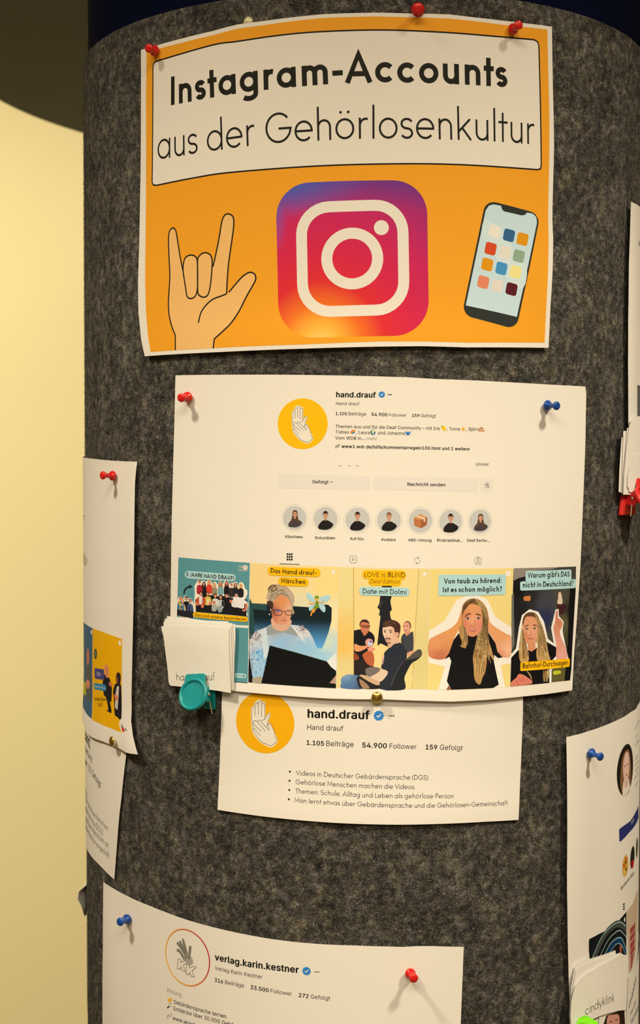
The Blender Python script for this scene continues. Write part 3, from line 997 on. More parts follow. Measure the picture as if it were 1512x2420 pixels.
bt('Tobias', 792.3, 1024, 824, 1024.7, 0.005, DK); bt(', Laura', 840.7, 1025.2, 873.5, 1026, 0.005, DK); bt('und Johanna', 892.7, 1026.4, 956, 1027.8, 0.005, DK); bt('.', 972.5, 1028, 973.8, 1028)
bt('Vom WDR in...', 792, 1038.5, 862, 1039.6, 0.005, DK); bt('mehr', 866, 1039.7, 890.7, 1040.2, 0, GREY)
bt('www1.wdr.de/hilfe/kommentarregeln100.html und 1 weitere', 806.6, 1058.2, 1109, 1064.6, 0.021)
bt('ollower', 1123.6, 1100, 1155, 1100.6, 0, DK)
for x in (802.5, 824.5, 844): i.stroke([(x - 3, 1100.5), (x + 3.5, 1101)], 0.00025, DK, 1)
# link sign
i.stroke(ell(796.3, 1055.6, 3.2, 4.4, 40, 14, 60, 260), 0.00028, DK, 1); i.stroke(ell(798.4, 1052.6, 3.2, 4.4, 40, 14, -110, 100), 0.00028, DK, 1); i.stroke([(795, 1057), (799.6, 1051.5)], 0.00028, DK, 1)
for s_, x0, x1, y in (('Klischees', 674, 715.5, 1271.6), ('Kolumbien', 744.6, 791.6, 1274.3), ('Auf Klo', 826.7, 859, 1276.4), ('Avatare', 900.3, 934.6, 1278.4),
                      ('ARD-Umzug', 964.4, 1019, 1279.6), ('Prokrastinat...', 1032.8, 1093.4, 1280.3), ('Deaf Perfor...', 1103.6, 1157.2, 1280.4)):
    bt(s_, x0, y - .3, x1, y + .3, 0.014)
i.done()

i = Ink(B, 'emoji', label='tiny lemon')
i.poly(cr([(1042.5, 1009), (1046, 1006.5), (1051, 1009), (1053.5, 1014), (1052.5, 1018.5), (1048, 1017), (1044, 1014)], 3, True), ob(240, 190, 30), 1)
i.poly([(1042, 1008), (1045, 1005), (1047, 1008)], ob(90, 140, 60), 2)
i.done(); i = Ink(B, 'emoji', label='tiny sun')
i.poly(ell(1094.5, 1013.8, 3.2, 3.2), ob(245, 160, 30), 1)
for k in range(8):
    a = k * math.pi / 4; c_, s_ = math.cos(a), math.sin(a)
    i.stroke([(1094.5 + 3.8 * c_, 1013.8 + 3.8 * s_), (1094.5 + 5.6 * c_, 1013.8 + 5.6 * s_)], 0.0004, ob(245, 190, 90), 1)
i.done(); i = Ink(B, 'emoji', label='tiny brown monkey face')
i.poly(ell(1137, 1014.2, 5.0, 4.6), ob(165, 100, 60), 1); i.poly(ell(1137, 1015.2, 3.2, 3.0), ob(225, 170, 120), 2); i.poly(ell(1133.5, 1018, 2.6, 2.2), ob(205, 135, 90), 3); i.poly(ell(1140.5, 1018, 2.6, 2.2), ob(205, 135, 90), 3)
i.done(); i = Ink(B, 'emoji', label='tiny rainbow')
for r_, c_ in ((9.5, (225, 75, 40)), (7.5, (240, 170, 50)), (5.6, (90, 150, 110)), (3.8, (60, 120, 180))):
    i.stroke(ell(836.5, 1026.5, r_ * 0.95, r_, 0, 12, 195, 290), 0.00055, ob(*c_), 1)
i.done(); i = Ink(B, 'emoji', label='tiny globe')
i.poly(ell(881, 1021.8, 6.1, 6.3), ob(50, 95, 155), 1); i.poly(cr([(879, 1017), (884, 1017), (886, 1020), (883, 1022), (884, 1025), (881, 1026), (879, 1022)], 3, True), ob(215, 215, 120), 2); i.poly(ell(877.5, 1022, 1.6, 2.6), ob(90, 150, 90), 2)
i.done(); i = Ink(B, 'emoji', label='tiny blue butterfly')
for sx in (-1, 1):
    i.poly([(963.7, 1023), (963.7 + sx * 6.5, 1018.5), (963.7 + sx * 6, 1024), (963.7 + sx * 3.5, 1025), (963.7 + sx * 4.6, 1029.5), (963.7 + sx * 1.2, 1028)], ob(50, 130, 185), 1)
i.stroke([(963.7, 1019), (963.7, 1028.5)], 0.0004, ob(30, 40, 60), 2)
i.done()

BG = ob(229, 212, 184)
for q, t in (([(657, 1118.5), (874, 1126), (873, 1157.5), (656, 1153.5)], 'Gefolgt'), ([(881, 1126), (1128.5, 1129), (1128.5, 1163), (881, 1156)], 'Nachricht senden'), ([(1136, 1130), (1163, 1131), (1163, 1162.3), (1136, 1161.7)], None)):
    i = Ink(B, 'button', label='pale grey printed button' + (' reading ' + t if t else ' with a person sign'))
    i.poly(rquad(q, 4, 3), BG, 0)
    if t == 'Gefolgt':
        i.text(t, [(738, 1142), (776, 1143)], BLACK, 1, bold=0.021); i.stroke([(780, 1137.5), (783.3, 1140.6), (786.6, 1137.8)], 0.0003, DK, 1)
    elif t: i.text(t, [(962.5, 1148), (1052, 1149.5)], BLACK, 1, bold=0.021)
    else:
        i.stroke(ell(1151.5, 1143.8, 2.4, 2.6, n=14), 0.0003, DK, 1, True); i.stroke(ell(1151.5, 1150, 3.4, 2.9, n=14), 0.0003, DK, 1, True)
        i.stroke([(1144.2, 1145.5), (1147.4, 1145.5)], 0.0003, DK, 1); i.stroke([(1145.8, 1143.9), (1145.8, 1147.1)], 0.0003, DK, 1)
    i.done()

SKIN = ob(205, 145, 105)
def bust(ink, x, y, k, shirt, hair, long_=False, dx=0, skin=SKIN, fringe=True):
    """head and shoulders, k = head height in photo px, clipped by the caller's picture size"""
    sh = [(x - 0.95 * k + dx, y + 2.0 * k), (x - 0.98 * k + dx, y + 1.45 * k), (x - 0.55 * k + dx * .6, y + 0.92 * k), (x - 0.18 * k, y + 0.72 * k), (x + 0.18 * k, y + 0.72 * k), (x + 0.65 * k + dx * .6, y + 0.95 * k), (x + 1.12 * k + dx, y + 1.35 * k), (x + 0.8 * k + dx, y + 1.85 * k), (x + 0.1 * k, y + 2.12 * k)]
    ink.poly(cr(sh, 3, True), shirt, 3)
    if long_:
        ink.poly(cr([(x, y - .62 * k), (x + .36 * k, y - .4 * k), (x + .42 * k, y + .3 * k), (x + .62 * k, y + 1.5 * k), (x + .25 * k, y + 1.3 * k), (x + .12 * k, y + .5 * k), (x - .12 * k, y + .5 * k), (x - .3 * k, y + 1.4 * k), (x - .66 * k, y + 1.35 * k), (x - .42 * k, y + .3 * k), (x - .36 * k, y - .4 * k)], 3, True), hair, 4)
    else:
        ink.poly(ell(x, y - .13 * k, .37 * k, .47 * k), hair, 4)
    ink.poly(rect(x - .15 * k, y + .25 * k, x + .15 * k, y + .8 * k), tuple(0.85 * np.array(skin)), 5)
    ink.poly(ell(x, y + .06 * k, .31 * k, .44 * k), skin, 6)
    ink.poly(ell(x, y - .34 * k, .27 * k, .15 * k) if not long_ else ell(x, y - .42 * k, .2 * k, .1 * k), hair, 7)
    for sx in (-1, 1):
        ink.stroke([(x + sx * .05 * k, y - .04 * k), (x + sx * .2 * k, y - .05 * k)], 0.00022, (0.06, 0.04, 0.03), 8)
    ink.stroke([(x - .1 * k, y + .25 * k), (x + .1 * k, y + .25 * k)], 0.00022, ob(190, 110, 90), 8)


DISCBG = ob(197, 188, 168)
hl = [(696, 1223.6, 1), (769, 1226, 0), (844.5, 1228, 0), (919, 1229, 2), (993.5, 1230, 3), (1064.7, 1232.4, 0), (1134.4, 1232.4, 4)]
for n_, (x, y, kind) in enumerate(hl):
    i = Ink(B, 'highlight_circle', label=['round portrait of a long-haired woman in grey', 'round portrait of a dark-haired man in black', 'round portrait of a dark-haired man in black', 'round portrait of a fair man in black', 'round picture of a parcel', 'round portrait of a dark-haired man in black', 'round portrait of a long-haired woman in dark grey'][n_])
    i.ring(x, y, 0.0087, 0.00022, ob(215, 200, 172), 1)
    i.disc(x, y, 0.0077, DISCBG, 2)
    if kind == 3:
        i.poly([(x - 16, y - 6), (x + 1, y - 1), (x + 1, y + 19), (x - 15, y + 12)], ob(188, 112, 60), 3)
        i.poly([(x + 1, y - 1), (x + 16, y - 8), (x + 15, y + 10), (x + 1, y + 19)], ob(160, 92, 45), 3)
        i.poly([(x - 16, y - 6), (x - 2, y - 16), (x + 16, y - 8), (x + 1, y - 1)], ob(210, 145, 88), 3)
        i.stroke([(x - 9, y - 11), (x + 9, y - 4), (x + 9, y + 3)], 0.0010, ob(232, 200, 160), 4)
    else:
        bust(i, x + (1 if kind in (1, 4) else 0), y - 9, 15 if kind in (1, 4) else 16.5, ob(70, 60, 56) if kind in (1, 4) else (0.014, 0.014, 0.015), ob(92, 62, 42) if kind in (1, 4) else (ob(135, 90, 60) if kind == 2 else ob(50, 36, 30)), kind in (1, 4))
    i.done()
i = Ink(B, 'tab_icon', label='black grid sign, underlined')
for a in (-1, 0, 1):
    for b_ in (-1, 0, 1):
        i.poly(rquad(rect(684.3 + a * 5 - 1.9, 1316 + b_ * 6.2 - 2.4, 684.3 + a * 5 + 1.9, 1316 + b_ * 6.2 + 2.4), 1, 2), BLACK, 1)
i.stroke([(660.5, 1332.3), (707.8, 1334)], 0.00040, BLACK, 1)
i.done(); i = Ink(B, 'tab_icon', label='grey play sign')
i.stroke(rquad(rect(826.3, 1313.6, 842.5, 1330), 4, 4), 0.0003, GREY, 1, True); i.stroke([(832, 1318.3), (838, 1321.8), (832, 1325.3)], 0.0003, GREY, 1, True)
i.done(); i = Ink(B, 'tab_icon', label='grey repeat sign')
i.stroke([(979.5, 1327), (979.5, 1321.5), (982, 1318.5), (989, 1318.5)], 0.0003, GREY, 1); i.stroke([(992, 1322.5), (992, 1328), (989.5, 1331), (982.5, 1331)], 0.0003, GREY, 1)
i.stroke([(986.5, 1315.8), (989.5, 1318.5), (986.5, 1321.3)], 0.0003, GREY, 1); i.stroke([(985, 1328.2), (982, 1331), (985, 1333.8)], 0.0003, GREY, 1)
i.done(); i = Ink(B, 'tab_icon', label='grey person sign')
i.stroke(rquad(rect(1122.2, 1318.4, 1136.8, 1333.4), 2.5, 4), 0.0003, GREY, 1, True); i.stroke([(1126, 1318.4), (1129.5, 1315.6), (1133, 1318.4)], 0.0003, GREY, 1)
i.stroke(ell(1129.5, 1323.8, 2.4, 2.6, n=12), 0.0003, GREY, 1, True); i.stroke(ell(1129.5, 1332.8, 4.4, 4.6, 0, 8, 190, 350), 0.0003, GREY, 1)
i.done()
def caption(tile, sheet, name, q, color, r, lines, lab):
    k = Ink(sheet, name, parent=tile, label=lab)
    for n_q, quad in enumerate(q): k.poly(rquad(quad, r, 5), color, 12 - n_q)
    for args in lines: k.text(args[0], args[1], BLACK, 13, **args[2])
    k.done()


def eyes(ink, p1, p2, w, lay, zf, brow=0.12):
    """two eyes with brows at p1, p2, w = eye width (same coordinates as zf)"""
    for p in (p1, p2):
        ink.poly(zf(ell(p[0], p[1], w * .5, w * .26, n=14)), ob(215, 190, 165), lay)
        ink.poly(zf(ell(p[0], p[1], w * .25, w * .25, n=12)), ob(50, 40, 35), lay + 1)
        ink.stroke(zf(cr([(p[0] - w * .55, p[1] + w * .02), (p[0], p[1] - w * .32), (p[0] + w * .55, p[1] + w * .02)], 3)), 0.00020, ob(60, 40, 30), lay + 1)


TEAL = ob(88, 142, 136)
CAPB = ob(175, 205, 188)
# ---- tile 1 : group picture on teal
z = Z(410, 1310, 7.958)
i = Ink(B, 'photo_tile', label='teal picture of a large group of people, partly behind the cards')
i.poly([(421.7, 1317), (590.3, 1330), (587.2, 1478), (557, 1477), (418, 1465)], TEAL, 0)
outl = [(410, 1060), (385, 900), (400, 770), (395, 600), (430, 540), (450, 490), (490, 475), (525, 500), (575, 495), (610, 520), (640, 480), (680, 465), (710, 500), (740, 560), (765, 515), (800, 520), (830, 575), (860, 515), (900, 505), (930, 560), (960, 500), (1000, 485), (1035, 510), (1050, 560), (1090, 530), (1125, 540), (1155, 515), (1190, 530), (1220, 590), (1235, 535), (1280, 525), (1320, 560), (1345, 640), (1385, 680), (1385, 760), (1345, 850), (1405, 925), (1395, 1000), (1375, 1080), (1370, 1170), (900, 1120), (600, 1095)]
tile1 = i
i.poly(z(cr(outl, 2, True)), ob(240, 222, 185), 1)
ppl = [(490, 525, 34, (175, 40, 45), (150, 80, 50), 0), (572, 555, 34, (30, 28, 28), (60, 35, 30), 1), (672, 515, 36, (220, 60, 40), (215, 165, 90), 1), (768, 570, 34, (150, 130, 95), (210, 170, 105), 1), (885, 555, 34, (120, 160, 150), (170, 95, 50), 1), (1000, 545, 36, (32, 24, 26), (110, 50, 35), 1), (1090, 580, 30, (60, 45, 40), (190, 110, 70), 0), (1165, 575, 34, (36, 34, 34), (130, 85, 55), 1), (1265, 585, 36, (34, 32, 32), (220, 180, 100), 1)]
ppl2 = [(517, 745, 42, (190, 80, 45), (50, 35, 30), 0), (645, 745, 40, (225, 185, 70), (80, 55, 40), 0), (787, 785, 38, (215, 205, 180), (90, 60, 45), 1), (888, 810, 38, (190, 185, 170), (70, 45, 35), 1), (1000, 780, 44, (24, 24, 26), (40, 30, 28), 0), (1182, 785, 44, (225, 212, 190), (130, 120, 110), 0)]
for (x, y, r_, sh, hr, lg) in ppl:
    i.poly(z(cr([(x - 45, y + 215), (x - 52, y + 90), (x - 25, y + 52), (x + 25, y + 52), (x + 52, y + 90), (x + 45, y + 215)], 3, True)), ob(*sh), 2)
    if lg: i.poly(z(cr([(x, y - 42), (x + 32, y - 10), (x + 38, y + 70), (x, y + 40), (x - 38, y + 70), (x - 32, y - 10)], 3, True)), ob(*hr), 3)
    else: i.poly(z(ell(x, y - 10, r_ * .85, r_, n=16)), ob(*hr), 3)
    i.poly(z(ell(x, y + 4, r_ * .55, r_ * .8, n=14)), ob(212, 140, 105), 4)
i.poly(z([(410, 850), (520, 790), (640, 760), (860, 790), (960, 780), (1100, 820), (1380, 850), (1370, 1170), (900, 1120), (420, 1080)]), ob(30, 26, 26), 3)
for (x, y, r_, sh, hr, lg) in ppl2:
    wd = 85 if r_ > 40 else 62
    i.poly(z(cr([(x - wd, y + 190), (x - wd, y + 90), (x - 35, y + 52), (x + 35, y + 52), (x + wd, y + 90), (x + wd - 6, y + 190), (x, y + 215)], 3, True)), ob(*sh), 5)
    i.poly(z(ell(x, y - 8, r_ * .8, r_ * (1.25 if lg else 1.0), n=16)), ob(*hr), 6)
    i.poly(z(ell(x, y + 4, r_ * .58, r_ * .85, n=14)), ob(215, 138, 100), 7)
i.poly(z(cr([(1120, 820), (1200, 805), (1330, 850), (1390, 920), (1330, 940), (1330, 1010), (1240, 1010), (1180, 950)], 3, True)), ob(228, 216, 196), 8)
i.poly(z(cr([(1350, 930), (1390, 925), (1385, 1010), (1340, 1075), (1290, 1060), (1300, 1035), (1345, 1020)], 3, True)), ob(212, 120, 85), 8)
i.poly(z([(480, 800), (545, 790), (540, 930), (485, 945)]), ob(226, 214, 188), 8)
i.poly(z([(630, 850), (665, 845), (670, 930), (640, 935)]), ob(226, 214, 188), 8)
i.poly(z(cr([(840, 985), (900, 960), (925, 1020), (900, 1085), (840, 1080)], 3, True)), ob(150, 155, 140), 8)
i.poly(z(cr([(725, 960), (800, 945), (830, 1010), (790, 1070), (725, 1060)], 3, True)), ob(170, 165, 140), 8)
for (x, y) in ((440, 930), (545, 970), (690, 920), (1080, 880), (760, 900)): i.poly(z(cr([(x - 22, y - 20), (x + 18, y - 22), (x + 30, y + 20), (x - 5, y + 40), (x - 26, y + 15)], 3, True)), ob(210, 118, 80), 8)
# small group at the left
i.poly(z(cr([(80, 850), (105, 790), (150, 800), (180, 840), (205, 790), (245, 775), (275, 830), (320, 820), (355, 880), (385, 950), (420, 1080), (365, 1200), (65, 1150), (70, 900)], 3, True)), ob(240, 222, 185), 2)
for (x, y, sh, hr) in ((130, 830, (40, 110, 140), (190, 120, 70)), (168, 880, (200, 170, 110), (200, 150, 80)), (240, 830, (28, 26, 30), (60, 40, 35)), (312, 880, (70, 80, 110), (130, 60, 40))):
    i.poly(z(cr([(x - 50, y + 280), (x - 52, y + 90), (x - 22, y + 55), (x + 25, y + 55), (x + 55, y + 100), (x + 65, y + 300)], 3, True)), ob(*sh), 4)
    i.poly(z(ell(x, y - 5, 30, 42, n=14)), ob(*hr), 5); i.poly(z(ell(x, y + 2, 20, 28, n=12)), ob(215, 145, 110), 6)
i.poly(z([(80, 880), (110, 870), (150, 960), (120, 980)]), ob(225, 165, 40), 6)
i.poly(z([(70, 1030), (200, 1060), (300, 1060), (400, 1090), (365, 1205), (65, 1150)]), ob(40, 36, 38), 6)
i.stroke(z(cr([(196, 745), (210, 680), (250, 630), (320, 605)], 5)), 0.0011, BLACK, 6)
i.poly(z([(288, 565), (362, 604), (295, 652), (312, 607)]), BLACK, 6)
# small white word mark
i.text('HAND', z([(1232, 252), (1395, 262)]), (0.72, 0.74, 0.70), 6, bold=0.035); i.text('DRAUF', z([(1220, 315), (1400, 325)]), (0.72, 0.74, 0.70), 6, bold=0.035)
i.poly(z(cr([(1300, 250), (1320, 210), (1350, 200), (1395, 220), (1395, 260), (1370, 290), (1330, 290)], 3, True)), (0.72, 0.74, 0.70), 6)
t1 = i.done()
caption(t1, B, 'caption', [z([(212, 305), (1175, 375), (1172, 510), (214, 450)])], CAPB, 9, [('5 JAHRE HAND DRAUF!', z([(243, 410), (700, 452), (1140, 484)]), dict(geo=0.135))], 'pale green caption pill')
caption(t1, B, 'caption', [z([(368, 1080), (1405, 1175), (1402, 1275), (366, 1178)])], MUST, 7, [('Das sind unsere besonderen', z([(405, 1168), (900, 1215), (1370, 1252)]), dict(geo=0.10))], 'yellow caption pill')
i = Ink(B, 'photo_tile', label='second teal picture with a small arrow, mostly behind the cards')
i.poly([(556, 1482), (586.8, 1484.5), (585, 1613.4), (553.5, 1611), (520, 1605), (520, 1480)], TEAL, 0)
i.stroke([(540, 1610.4), (585, 1613.8)], 0.0004, TX, 1)
zz7 = Z(370, 1300, 3.287)
i.poly(rquad(zz7([(608, 955), (696, 962), (696, 996), (608, 989)]), 4.5, 4), CAPB, 1)
i.stroke(zz7([(622, 973), (684, 979)]), 0.00028, TX, 2); i.stroke(zz7([(672, 969), (685, 979), (671, 987)]), 0.00028, TX, 2)
i.done()

# ---- tile 2 : woman reading
z = Z(580, 1330, 6.574)
i = Ink(B, 'photo_tile', label='picture of a woman with glasses reading a large black book in a green armchair')
q2 = z([(75, 0), (1452, 62), (1405, 1948), (45, 1858)])
fn = shade_fn(B.sz(z([(200, 300), (1300, 300), (200, 550), (1380, 900), (1300, 1250), (1250, 1450), (1400, 1300), (1390, 1600), (1000, 1300)])),
              [ob(240, 203, 125), ob(242, 208, 122), ob(240, 204, 128), ob(240, 215, 150), ob(205, 212, 180), ob(165, 200, 210), ob(190, 205, 195), ob(222, 222, 205), ob(160, 200, 215)], 3)
i.poly(q2, fn, 0, 0.003)
CH1, CH2 = ob(30, 50, 48), ob(40, 66, 62)
def chair_col(V):
    s_ = B.sz(z([(1100, 900)]))[0]; b2 = B.sz(z([(1100, 1300)]))[0]
    t = np.clip((s_[1] - V[:, 1]) / (s_[1] - b2[1]), 0, 1)[:, None] ** 1.3
    return np.array(ob(22, 34, 36)) * (1 - t) + np.array(ob(90, 160, 200)) * t
i.poly(z([(98, 628), (330, 640), (700, 670), (990, 690), (1200, 650), (1280, 650), (1340, 700), (1335, 900), (1290, 1080), (1210, 1290), (1180, 1330), (900, 1330), (700, 1200), (300, 1100), (120, 1100)]), chair_col, 1, 0.003)
i.poly(z(cr([(62, 590), (98, 628), (125, 760), (135, 950), (130, 1100), (60, 1200)], 3, True)), ob(42, 72, 68), 2)
i.poly(z([(100, 632), (330, 645), (330, 740), (130, 720)]), ob(44, 76, 70), 2)
i.poly(z([(45, 1700), (60, 1180), (110, 1150), (110, 1862), (45, 1858)]), ob(24, 22, 22), 2)
# body
body = [(100, 1140), (180, 1060), (320, 1000), (430, 950), (690, 960), (860, 985), (980, 1060), (1060, 1200), (1120, 1330), (1300, 1500), (1380, 1450), (1390, 1700), (1300, 1870), (250, 1860), (130, 1820), (70, 1500), (65, 1250)]
fnb = shade_fn(B.sz(z([(200, 1100), (500, 1050), (550, 1250), (250, 1400), (200, 1650), (900, 1050), (900, 1300), (1200, 1450), (700, 1120), (150, 1250)])),
               [ob(205, 200, 185), ob(165, 170, 160), ob(150, 185, 205), ob(140, 185, 210), ob(160, 190, 200), ob(215, 205, 190), ob(150, 190, 215), ob(160, 198, 215), ob(160, 180, 190), ob(200, 200, 190)], 3)
i.poly(z(cr(body, 3, True)), fnb, 3, 0.003)
i.poly(z(cr([(330, 1010), (410, 970), (700, 985), (770, 1060), (800, 1140), (600, 1080), (480, 1100), (330, 1120)], 3, True)), ob(150, 152, 140), 4)
for k in range(210):
    x = random.gauss(165, 45) if k < 130 else random.gauss(890, 38); y = random.gauss(1150, 60) if k < 80 else (random.uniform(1250, 1750) if k < 130 else random.gauss(1030, 30))
    if k >= 80 and k < 130: x = random.gauss(110, 22)
    c_ = random.choice([(180, 90, 80), (80, 80, 100), (220, 205, 180), (90, 140, 180), (60, 60, 60), (200, 150, 130)])
    i.poly(z(ell(x, y, random.uniform(5, 10), random.uniform(4, 9), n=6)), ob(*c_), 5)
for k in range(26):
    x = random.uniform(130, 330); y = random.uniform(1300, 1700)
    i.poly(z(ell(x, y, random.uniform(12, 26), random.uniform(8, 20), random.uniform(0, 90), n=9)), ob(*random.choice([(110, 165, 200), (170, 200, 210), (95, 150, 190), (190, 205, 205)])), 4)
i.poly(z(cr([(240, 1100), (320, 1020), (340, 1200), (360, 1400), (290, 1500), (270, 1300)], 3, True)), ob(205, 212, 205), 5)
i.poly(z(cr([(700, 970), (760, 1000), (880, 1140), (930, 1260), (900, 1220), (800, 1090)], 3, True)), ob(225, 215, 198), 5)
# neck, head
i.poly(z(cr([(415, 850), (700, 880), (690, 985), (640, 1045), (560, 1062), (470, 1040), (420, 1000)], 3, True)), ob(218, 165, 125), 5)
i.poly(z(cr([(345, 600), (330, 520), (355, 450), (350, 400), (400, 345), (500, 335), (620, 365), (700, 430), (745, 500), (755, 600), (735, 700), (740, 800), (420, 760), (380, 700)], 3, True)), ob(178, 150, 112), 6)
hf = [(395, 620), (420, 560), (500, 500), (620, 520), (690, 600), (712, 720), (715, 800), (690, 880), (650, 935), (560, 960), (470, 930), (420, 850), (400, 740)]
fnf = shade_fn(B.sz(z([(560, 620), (430, 760), (620, 820), (560, 900), (690, 740), (480, 860)])), [ob(222, 140, 82), ob(150, 85, 60), ob(225, 150, 105), ob(220, 150, 110), ob(228, 170, 125), ob(205, 120, 80)], 2.5)
i.poly(z(cr(hf, 3, True)), fnf, 7, 0.003)
i.poly(z(cr([(345, 600), (400, 560), (520, 470), (640, 480), (700, 560), (720, 650), (740, 600), (720, 470), (600, 390), (440, 380), (350, 480)], 3, True)), ob(190, 165, 128), 8)
i.poly(z(cr([(352, 400), (400, 345), (470, 350), (500, 400), (450, 440), (380, 470), (355, 450)], 3, True)), ob(110, 80, 55), 9)
i.poly(z(cr([(335, 600), (420, 590), (430, 680), (400, 720), (350, 660)], 3, True)), ob(70, 46, 36), 8)
strands(i, z([(360, 560), (420, 470), (540, 400), (620, 400)]), z([(430, 620), (520, 500), (640, 500), (730, 640)]), 46, [ob(220, 200, 165), ob(150, 120, 85), ob(190, 165, 125), ob(120, 92, 66)], 0.00022, 9, 0.8)
strands(i, z([(355, 480), (380, 400), (420, 350)]), z([(400, 460), (460, 410), (560, 350)]), 18, [ob(200, 165, 95), ob(90, 66, 48), ob(225, 200, 150)], 0.00022, 10, 0.7)
i.stroke(z(rquad([(438, 725), (570, 735), (566, 815), (450, 815)], 34, 5)), 0.00038, ob(60, 30, 32), 10, True)
i.stroke(z(rquad([(612, 745), (722, 735), (715, 815), (632, 815)], 34, 5)), 0.00038, ob(60, 30, 32), 10, True)
i.stroke(z([(570, 755), (612, 758)]), 0.00035, ob(60, 30, 32), 10); i.stroke(z([(385, 690), (440, 735)]), 0.0005, ob(50, 28, 30), 10)
i.poly(z(ell(505, 745, 38, 16, 4)), ob(125, 105, 150), 9); i.poly(z(ell(675, 760, 28, 10, 0)), ob(180, 120, 100), 9)
i.stroke(z(cr([(600, 760), (618, 840), (590, 862), (575, 855)], 4)), 0.0003, ob(175, 95, 65), 9)
i.stroke(z(cr([(545, 885), (590, 898), (640, 890)], 4)), 0.00055, ob(180, 85, 65), 9)
i.poly(z(ell(372, 800, 9, 12)), PAPER, 10)
# wrist and book
i.poly(z(cr([(110, 1800), (180, 1770), (270, 1780), (300, 1868), (130, 1862)], 3, True)), ob(170, 155, 120), 8)
i.poly(z([(1262, 1530), (1330, 1470), (1415, 1400), (1408, 1680), (1330, 1620)]), ob(228, 222, 200), 9)
i.poly(z([(1300, 1865), (1345, 1800), (1408, 1740), (1405, 1900), (1330, 1905)]), ob(180, 140, 110), 9)
i.poly(z([(378, 1282), (800, 1395), (1262, 1530), (1330, 1620), (1408, 1680), (1408, 1740), (1305, 1868), (1404, 1880), (1404, 1947), (245, 1870), (300, 1640)]), ob(17, 17, 15), 10)
i.poly(z([(378, 1282), (800, 1395), (1262, 1530), (1262, 1538), (800, 1403), (376, 1290)]), ob(60, 70, 40), 11)
# small winged figure
for f in ([(1075, 610), (1000, 590), (955, 530), (945, 480), (975, 468), (1030, 510), (1078, 575)], [(1140, 600), (1160, 545), (1230, 510), (1300, 505), (1310, 550), (1250, 610), (1160, 640)], [(1080, 640), (1020, 650), (985, 700), (1000, 750), (1060, 700)], [(1140, 650), (1200, 645), (1240, 690), (1235, 760), (1200, 760), (1150, 700)]):
    i.poly(z(cr(f, 3, True)), ob(172, 205, 196), 9)
i.poly(z(cr([(1095, 600), (1130, 600), (1135, 650), (1145, 700), (1040, 720), (1085, 650)], 3, True)), ob(110, 140, 40), 10)
i.poly(z(ell(1108, 560, 26, 34)), ob(235, 165, 70), 10); i.poly(z(ell(1108, 538, 32, 30)), ob(100, 150, 40), 11); i.poly(z(ell(1108, 570, 20, 24)), ob(235, 165, 70), 12)
i.stroke(z([(1090, 620), (1040, 640), (985, 625)]), 0.0006, ob(235, 150, 50), 11); i.stroke(z([(1135, 620), (1200, 615), (1218, 575)]), 0.0006, ob(235, 150, 50), 11)
i.stroke(z([(1060, 715), (1035, 760), (1015, 825)]), 0.0009, ob(235, 150, 50), 11); i.stroke(z([(1085, 715), (1055, 775)]), 0.0009, ob(235, 150, 50), 11)
i.poly(z([(1340, 150), (1370, 100), (1402, 125), (1380, 165), (1340, 180)]), ob(240, 220, 190), 3)
t2 = i.done()
caption(t2, B, 'caption', [z([(345, 58), (1165, 90), (1162, 222), (345, 192)]), z([(512, 220), (980, 240), (978, 372), (512, 355)])], MUST, 9,
        [('Das Hand drauf-', z([(392, 155), (750, 178), (1100, 190)]), dict(geo=0.118)), ('Märchen', z([(556, 312), (930, 332)]), dict(geo=0.118))], 'yellow caption pills')

# ---- tile 3 : three men and an office chair
z = Z(790, 1330, 6.574)
i = Ink(B, 'photo_tile', label='picture of three men in dark shirts, one in an office chair')
i.poly(z([(75, 65), (1485, 90), (1440, 1962), (30, 1945)]), shade_fn(B.sz(z([(200, 300), (700, 300), (1300, 300), (1400, 1600), (150, 1700), (150, 1250), (700, 1500)])), [ob(232, 208, 132), ob(236, 202, 122), ob(232, 204, 130), ob(222, 198, 122), ob(226, 200, 125), ob(238, 190, 95), ob(226, 204, 130)], 3), 0, 0.004)
i.stroke(z([(297, 70), (303, 1200), (303, 1750)]), 0.0005, ob(190, 158, 82), 1); i.stroke(z([(1312, 90), (1240, 1300), (1205, 1960)]), 0.0005, ob(200, 170, 95), 1)
i.poly(z([(303, 70), (1312, 90), (1245, 1200), (1210, 1960), (303, 1940)]), ob(238, 205, 126), 1)
i.poly(z([(60, 1175), (200, 1175), (200, 1390), (60, 1390)]), ob(240, 188, 92), 1)
# hanging coat
i.poly(z(cr([(740, 365), (890, 365), (890, 520), (870, 600), (892, 730), (865, 760), (885, 880), (1000, 1000), (900, 1300), (820, 1300), (720, 1255), (670, 1280), (690, 1050), (715, 830), (690, 820), (705, 740), (668, 690), (700, 620)], 3, True)), ob(34, 34, 34), 2)
i.poly(z([(690, 650), (765, 580), (740, 640), (700, 720)]), ob(62, 62, 60), 3)
